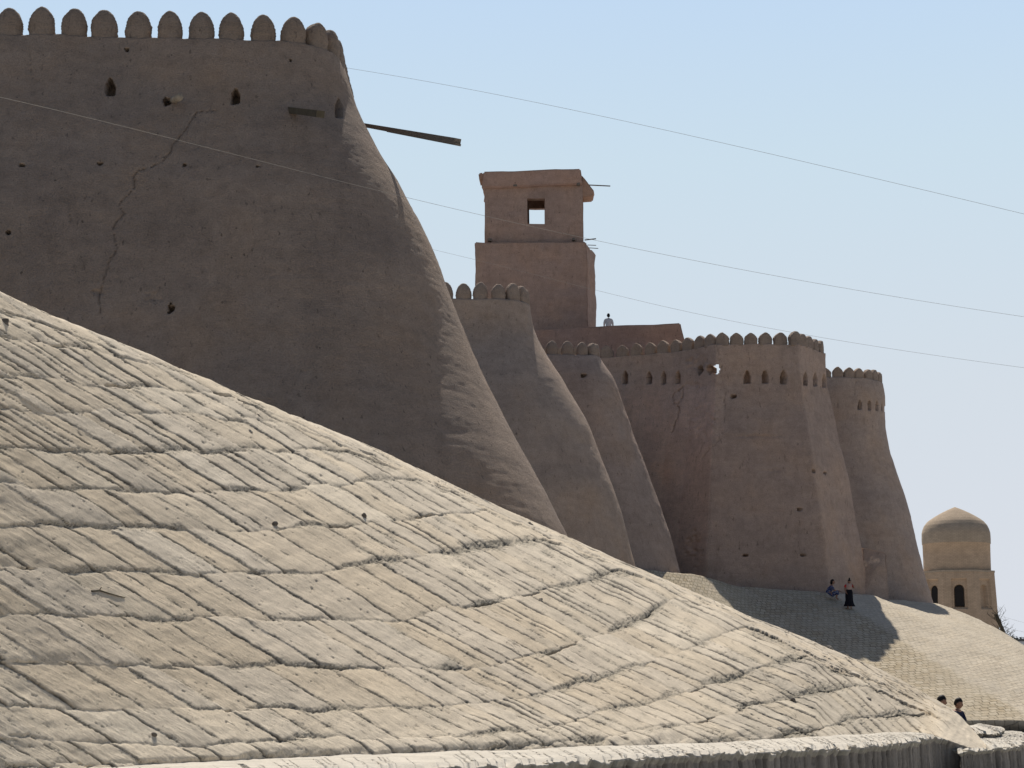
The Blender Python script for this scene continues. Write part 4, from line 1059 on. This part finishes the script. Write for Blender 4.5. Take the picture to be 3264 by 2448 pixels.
# standing girl/woman in long dark skirt
base = hitw(2708, 1942, P(2708, 1930, 92)); fz = base.z
st = empty('person', base); tag(st, 'person standing in long black skirt and red sleeved top with raised hair knot', 'person', 'people on the far plinth')
V = [Vector(v) for v in ((0, 0, .86), (0, 0, 1.02), (0, -.01, 1.20), (0, -.02, 1.30), (0, -.03, 1.36),
     (-.10, 0, .80), (-.09, -.01, .45), (-.085, .02, .07), (-.085, -.10, .03),
     (.10, 0, .80), (.09, -.01, .45), (.085, .02, .07), (.085, -.10, .03),
     (-.16, -.01, 1.29), (-.23, -.02, 1.06), (-.19, -.14, .92), (.16, -.01, 1.29), (.26, -.08, 1.12), (.22, -.22, 1.22))]
E = [(0, 1), (1, 2), (2, 3), (3, 4), (0, 5), (5, 6), (6, 7), (7, 8), (0, 9), (9, 10), (10, 11), (11, 12), (3, 13), (13, 14), (14, 15), (3, 16), (16, 17), (17, 18)]
Rd = [(.14, .10), (.11, .085), (.125, .09), (.09, .07), .045, .075, .052, .034, .028, .075, .052, .034, .028, .055, .04, .028, .055, .04, .028]
hand(V, E, Rd, 15, (.1, -.5, -.5), (0, 0, 1), (1, 0, 0)); hand(V, E, Rd, 18, (-.4, -.3, .6), (0, 1, 0), (-1, 0, 0))
skin('body', V, E, Rd, M_skin, st)
def cloth_lathe(name, parent, rows, mat, seed=0, sq=.8):
    th = np.linspace(0, 2 * math.pi, 41)
    Vv = np.array([[(cx_ + r * (1 + .07 * f * math.sin(9 * t + seed)) * math.cos(t), cy_ + r * sq * (1 + .07 * f * math.sin(9 * t + seed)) * math.sin(t), z) for t in th] for (cx_, cy_, r, z, f) in rows])
    return link(name, grid_mesh(name, Vv), mat, parent)
cloth_lathe('skirt', st, [(0, 0, .15, 1.06, 0), (0, 0, .185, .95, .1), (0, 0, .205, .8, .4), (0, 0, .20, .5, .6), (0, 0, .24, .3, 1), (0, 0, .30, .16, 1.2), (0, 0, .29, .155, 1.2)], M_skirt)
cloth_lathe('blouse', st, [(0, 0, .155, 1.02, 0), (0, 0, .15, 1.12, .2), (0, -.01, .17, 1.24, .2), (0, -.01, .165, 1.31, .2), (0, -.02, .10, 1.36, 0), (0, -.02, .05, 1.38, 0)], M_pinkw)
for sgn in (-1, 1):
    V = [Vector((sgn * .12, 0, 1.31)), Vector((sgn * .19, -.02, 1.26)), Vector((sgn * (.235 if sgn < 0 else .25), -.04, 1.15))]
    skin('sleeve', V, [(0, 1), (1, 2)], [.065, .075, .06], M_red, st)
head_mesh('head', st, (.02, -.04, 1.47), M_skin, R(15), R(14)); hair_mesh('hair', st, (.02, -.035, 1.475), R(15), R(14), bun=True, low=-.7)

st.scale = (.88, .88, .88)
# crouching woman in navy print
base = hitw(2652, 1912, P(2652, 1912, 92)); print('CR', base)
cr = empty('person', base); tag(cr, 'person squatting against the wall in navy patterned dress, facing right', 'person', 'people on the far plinth')
# faces +x
V = [Vector(v) for v in ((-.16, 0, .20), (-.13, 0, .36), (-.06, 0, .54), (0, 0, .66), (.02, 0, .73),
     (-.02, -.11, .22), (.28, -.13, .40), (.20, -.12, .08), (.32, -.13, .02), (-.02, .11, .22), (.28, .13, .42), (.20, .12, .08), (.32, .13, .02),
     (-.01, -.17, .64), (.14, -.19, .42), (.34, -.12, .42), (-.01, .17, .64), (.14, .19, .42), (.34, .12, .42))]
E = [(0, 1), (1, 2), (2, 3), (3, 4), (0, 5), (5, 6), (6, 7), (7, 8), (0, 9), (9, 10), (10, 11), (11, 12), (3, 13), (13, 14), (14, 15), (3, 16), (16, 17), (17, 18)]
Rd = [(.14, .14), (.13, .12), (.13, .11), (.09, .08), .045, .09, .06, .04, .03, .09, .06, .04, .03, .055, .04, .028, .055, .04, .028]
hand(V, E, Rd, 15, (.8, .1, -.2), (0, 1, 0), (0, 0, -1)); hand(V, E, Rd, 18, (.8, -.1, -.2), (0, 1, 0), (0, 0, -1))
skin('body', V, E, Rd, M_skin, cr)
V = [Vector(v) for v in ((-.17, 0, .17), (-.15, 0, .34), (-.07, 0, .54), (0, 0, .66), (.0, -.11, .24), (.28, -.13, .41), (.24, -.12, .22), (.0, .11, .24), (.28, .13, .42), (.24, .12, .22), (-.01, -.16, .63), (.12, -.19, .46), (-.01, .16, .63), (.12, .19, .46))]
E = [(0, 1), (1, 2), (2, 3), (0, 4), (4, 5), (5, 6), (0, 7), (7, 8), (8, 9), (3, 10), (10, 11), (3, 12), (12, 13)]
skin('dress', V, E, [.17, .16, .155, .10, .13, .10, .09, .13, .10, .09, .075, .06, .075, .06], M_navy, cr)
head_mesh('head', cr, (.06, 0, .85), M_skin, R(90), R(10)); hair_mesh('hair', cr, (.05, 0, .86), R(90), R(10), low=-.5, longh=.05)
cr.rotation_euler = (0, 0, R(-12))

# watcher on the roof
rb = P(1940, 1040, 105.6); zr = rb.z - 1.02
pr_ = empty('person', (rb.x, 105.7, zr)); tag(pr_, 'person in pale shirt standing behind the parapet beside the watchtower', 'person')
V = [Vector(v) for v in ((0, 0, .92), (0, 0, 1.1), (0, 0, 1.3), (0, 0, 1.44), (0, 0, 1.52), (-.10, 0, .85), (-.1, 0, .48), (-.1, .02, .08), (-.1, -.12, .03), (.1, 0, .85), (.1, 0, .48), (.1, .02, .08), (.1, -.12, .03), (-.19, 0, 1.40), (-.25, .02, 1.12), (-.23, -.04, .88), (.19, 0, 1.40), (.25, .02, 1.12), (.23, -.04, .88))]
E = [(0, 1), (1, 2), (2, 3), (3, 4), (0, 5), (5, 6), (6, 7), (7, 8), (0, 9), (9, 10), (10, 11), (11, 12), (3, 13), (13, 14), (14, 15), (3, 16), (16, 17), (17, 18)]
Rd = [(.15, .1), (.14, .1), (.15, .1), (.1, .08), .05, .08, .06, .045, .035, .08, .06, .045, .035, .06, .045, .03, .06, .045, .03]
hand(V, E, Rd, 15, (0, -.1, -1), (0, 1, 0), (1, 0, 0)); hand(V, E, Rd, 18, (0, -.1, -1), (0, 1, 0), (-1, 0, 0))
skin('body', V, E, Rd, M_skin, pr_)
V = [Vector(v) for v in ((0, 0, .88), (0, 0, 1.1), (0, 0, 1.3), (0, 0, 1.44), (-.19, 0, 1.40), (-.25, .02, 1.13), (.19, 0, 1.40), (.25, .02, 1.13))]
skin('shirt', V, [(0, 1), (1, 2), (2, 3), (3, 4), (4, 5), (3, 6), (6, 7)], [(.19, .13), (.18, .13), (.19, .13), (.11, .1), .08, .065, .08, .065], M_white, pr_)
head_mesh('head', pr_, (0, -.01, 1.65), M_hair, R(180)); hair_mesh('hair', pr_, (0, 0, 1.66), R(180), low=-.5)
del pr_

# two people seated on the lower ledge
def seated(px, py, D, facing, shirt, label, lean=0., s=1.0):
    hc = P(px, py, D); bz = hc.z - .76 * s
    t = empty('person', (hc.x, D, bz), facing); tag(t, label, 'person', 'people sitting at the end of the near slope')
    V = [Vector(v) for v in ((0, .04, .10), (0, .05, .28), (0, .02 - lean * .5, .48), (0, -lean, .58), (0, -.02 - lean, .64),
        (-.10, -.12, .10), (-.12, -.44, .12), (-.12, -.46, -.30), (-.12, -.58, -.33), (.10, -.12, .10), (.12, -.44, .12), (.12, -.46, -.30), (.12, -.58, -.33),
        (-.19, -lean, .55), (-.24, -.08 - lean, .30), (-.14, -.30, .22), (.19, -lean, .55), (.24, -.08 - lean, .30), (.14, -.30, .22))]
    E = [(0, 1), (1, 2), (2, 3), (3, 4), (0, 5), (5, 6), (6, 7), (7, 8), (0, 9), (9, 10), (10, 11), (11, 12), (3, 13), (13, 14), (14, 15), (3, 16), (16, 17), (17, 18)]
    Rd = [(.15, .12), (.14, .11), (.15, .11), (.1, .08), .05, .09, .065, .045, .035, .09, .065, .045, .035, .06, .045, .03, .06, .045, .03]
    hand(V, E, Rd, 15, (.2, -1, -.2), (1, 0, 0), (0, 0, -1)); hand(V, E, Rd, 18, (-.2, -1, -.2), (1, 0, 0), (0, 0, -1))
    skin('body', V, E, Rd, M_skin, t)
    V = [Vector(v) for v in ((0, .04, .06), (0, .05, .28), (0, .02 - lean * .5, .48), (0, -lean, .57), (-.19, -lean, .54), (-.24, -.08 - lean, .32), (.19, -lean, .54), (.24, -.08 - lean, .32))]
    skin('shirt', V, [(0, 1), (1, 2), (2, 3), (3, 4), (4, 5), (3, 6), (6, 7)], [(.18, .15), (.18, .15), (.19, .15), (.12, .11), .09, .075, .09, .075], shirt, t)
    V = [Vector(v) for v in ((0, .0, .10), (-.10, -.12, .10), (-.12, -.44, .12), (-.12, -.46, -.26), (.10, -.12, .10), (.12, -.44, .12), (.12, -.46, -.26))]
    skin('trousers', V, [(0, 1), (1, 2), (2, 3), (0, 4), (4, 5), (5, 6)], [.14, .11, .085, .07, .11, .085, .07], M_skirt, t)
    head_mesh('head', t, (0, -.04 - lean, .76), M_skin, 0, R(12)); hair_mesh('hair', t, (0, -.035 - lean, .77), 0, R(12), low=-.15)
    t.scale = (s, s, s)
seated(2984, 2236, 43.5, R(70), M_greysh, 'person in grey shirt seated by the slope end, mostly hidden, left of the other', .08, 1.05)
seated(3037, 2243, 44.2, R(55), M_darkblue, 'person in dark blue seated at the slope end, face bent down, right of the other', .10, 1.0)
bm = bmesh.new(); bm.free()

# ---------------------------------------------------------------- light, sky, camera
L_dir = Vector((.07, -.57, -.82)).normalized()
sun = bpy.data.lights.new('sun', 'SUN'); sun.energy = 5.0; sun.angle = R(.55); sun.color = (1, .94, .84)
so = bpy.data.objects.new('sun', sun); col.objects.link(so); so.rotation_euler = L_dir.to_track_quat('-Z', 'Y').to_euler()
w = bpy.data.worlds.new('World'); scene.world = w; w.use_nodes = True
N, L = w.node_tree.nodes, w.node_tree.links
sky = N.new('ShaderNodeTexSky'); sky.sky_type = 'NISHITA'; sky.sun_disc = False
sky.sun_elevation = math.asin(-L_dir.z); sky.sun_rotation = math.atan2(-L_dir.x, -L_dir.y)
sky.air_density = 1.0; sky.dust_density = 1.2; sky.ozone_density = 1.6
bgn = N['Background']; bgn.inputs['Strength'].default_value = .075
L.new(sky.outputs[0], bgn.inputs['Color'])
# bright haze around the sun's side of the sky, as a second background blended by direction
tc = N.new('ShaderNodeTexCoord'); sx = N.new('ShaderNodeSeparateXYZ'); L.new(tc.outputs['Generated'], sx.inputs[0])
cr_ = N.new('ShaderNodeValToRGB'); e = cr_.color_ramp.elements
mr = N.new('ShaderNodeMapRange'); mr.inputs['From Min'].default_value = -.05; mr.inputs['From Max'].default_value = .6; L.new(sx.outputs['Z'], mr.inputs['Value']); L.new(mr.outputs[0], cr_.inputs[0])
stops = [(0, (.69, .725, .79)), (.14, (.70, .735, .80)), (.31, (.662, .728, .80)), (.495, (.596, .732, .842)), (.615, (.538, .696, .886)), (1, (.36, .52, .78))]
while len(e) < len(stops): e.new(.5)
for q_, (p_, c_) in zip(e, stops): q_.position = p_; q_.color = (*c_, 1)
b2_ = N.new('ShaderNodeBackground'); L.new(cr_.outputs[0], b2_.inputs['Color']); b2_.inputs['Strength'].default_value = 1.0
m1_ = N.new('ShaderNodeMapRange'); m1_.interpolation_type = 'SMOOTHSTEP'; m1_.inputs['From Min'].default_value = .45; m1_.inputs['From Max'].default_value = .9; L.new(sx.outputs['Y'], m1_.inputs['Value'])
mx = N.new('ShaderNodeMixShader'); L.new(m1_.outputs[0], mx.inputs[0]); L.new(bgn.outputs[0], mx.inputs[1]); L.new(b2_.outputs[0], mx.inputs[2])
L.new(mx.outputs[0], N['World Output'].inputs['Surface'])
cam = bpy.data.cameras.new('camera'); co = bpy.data.objects.new('camera', cam); col.objects.link(co)
co.location = (0, 0, EYE); co.rotation_euler = (R(90) + PITCH, 0, 0)
cam.sensor_width = 36; cam.lens = 36 * F / 3264; cam.clip_end = 8000; cam.clip_start = .5
scene.camera = co
scene.view_settings.view_transform = 'Standard'; scene.view_settings.look = 'None'; scene.view_settings.exposure = 0
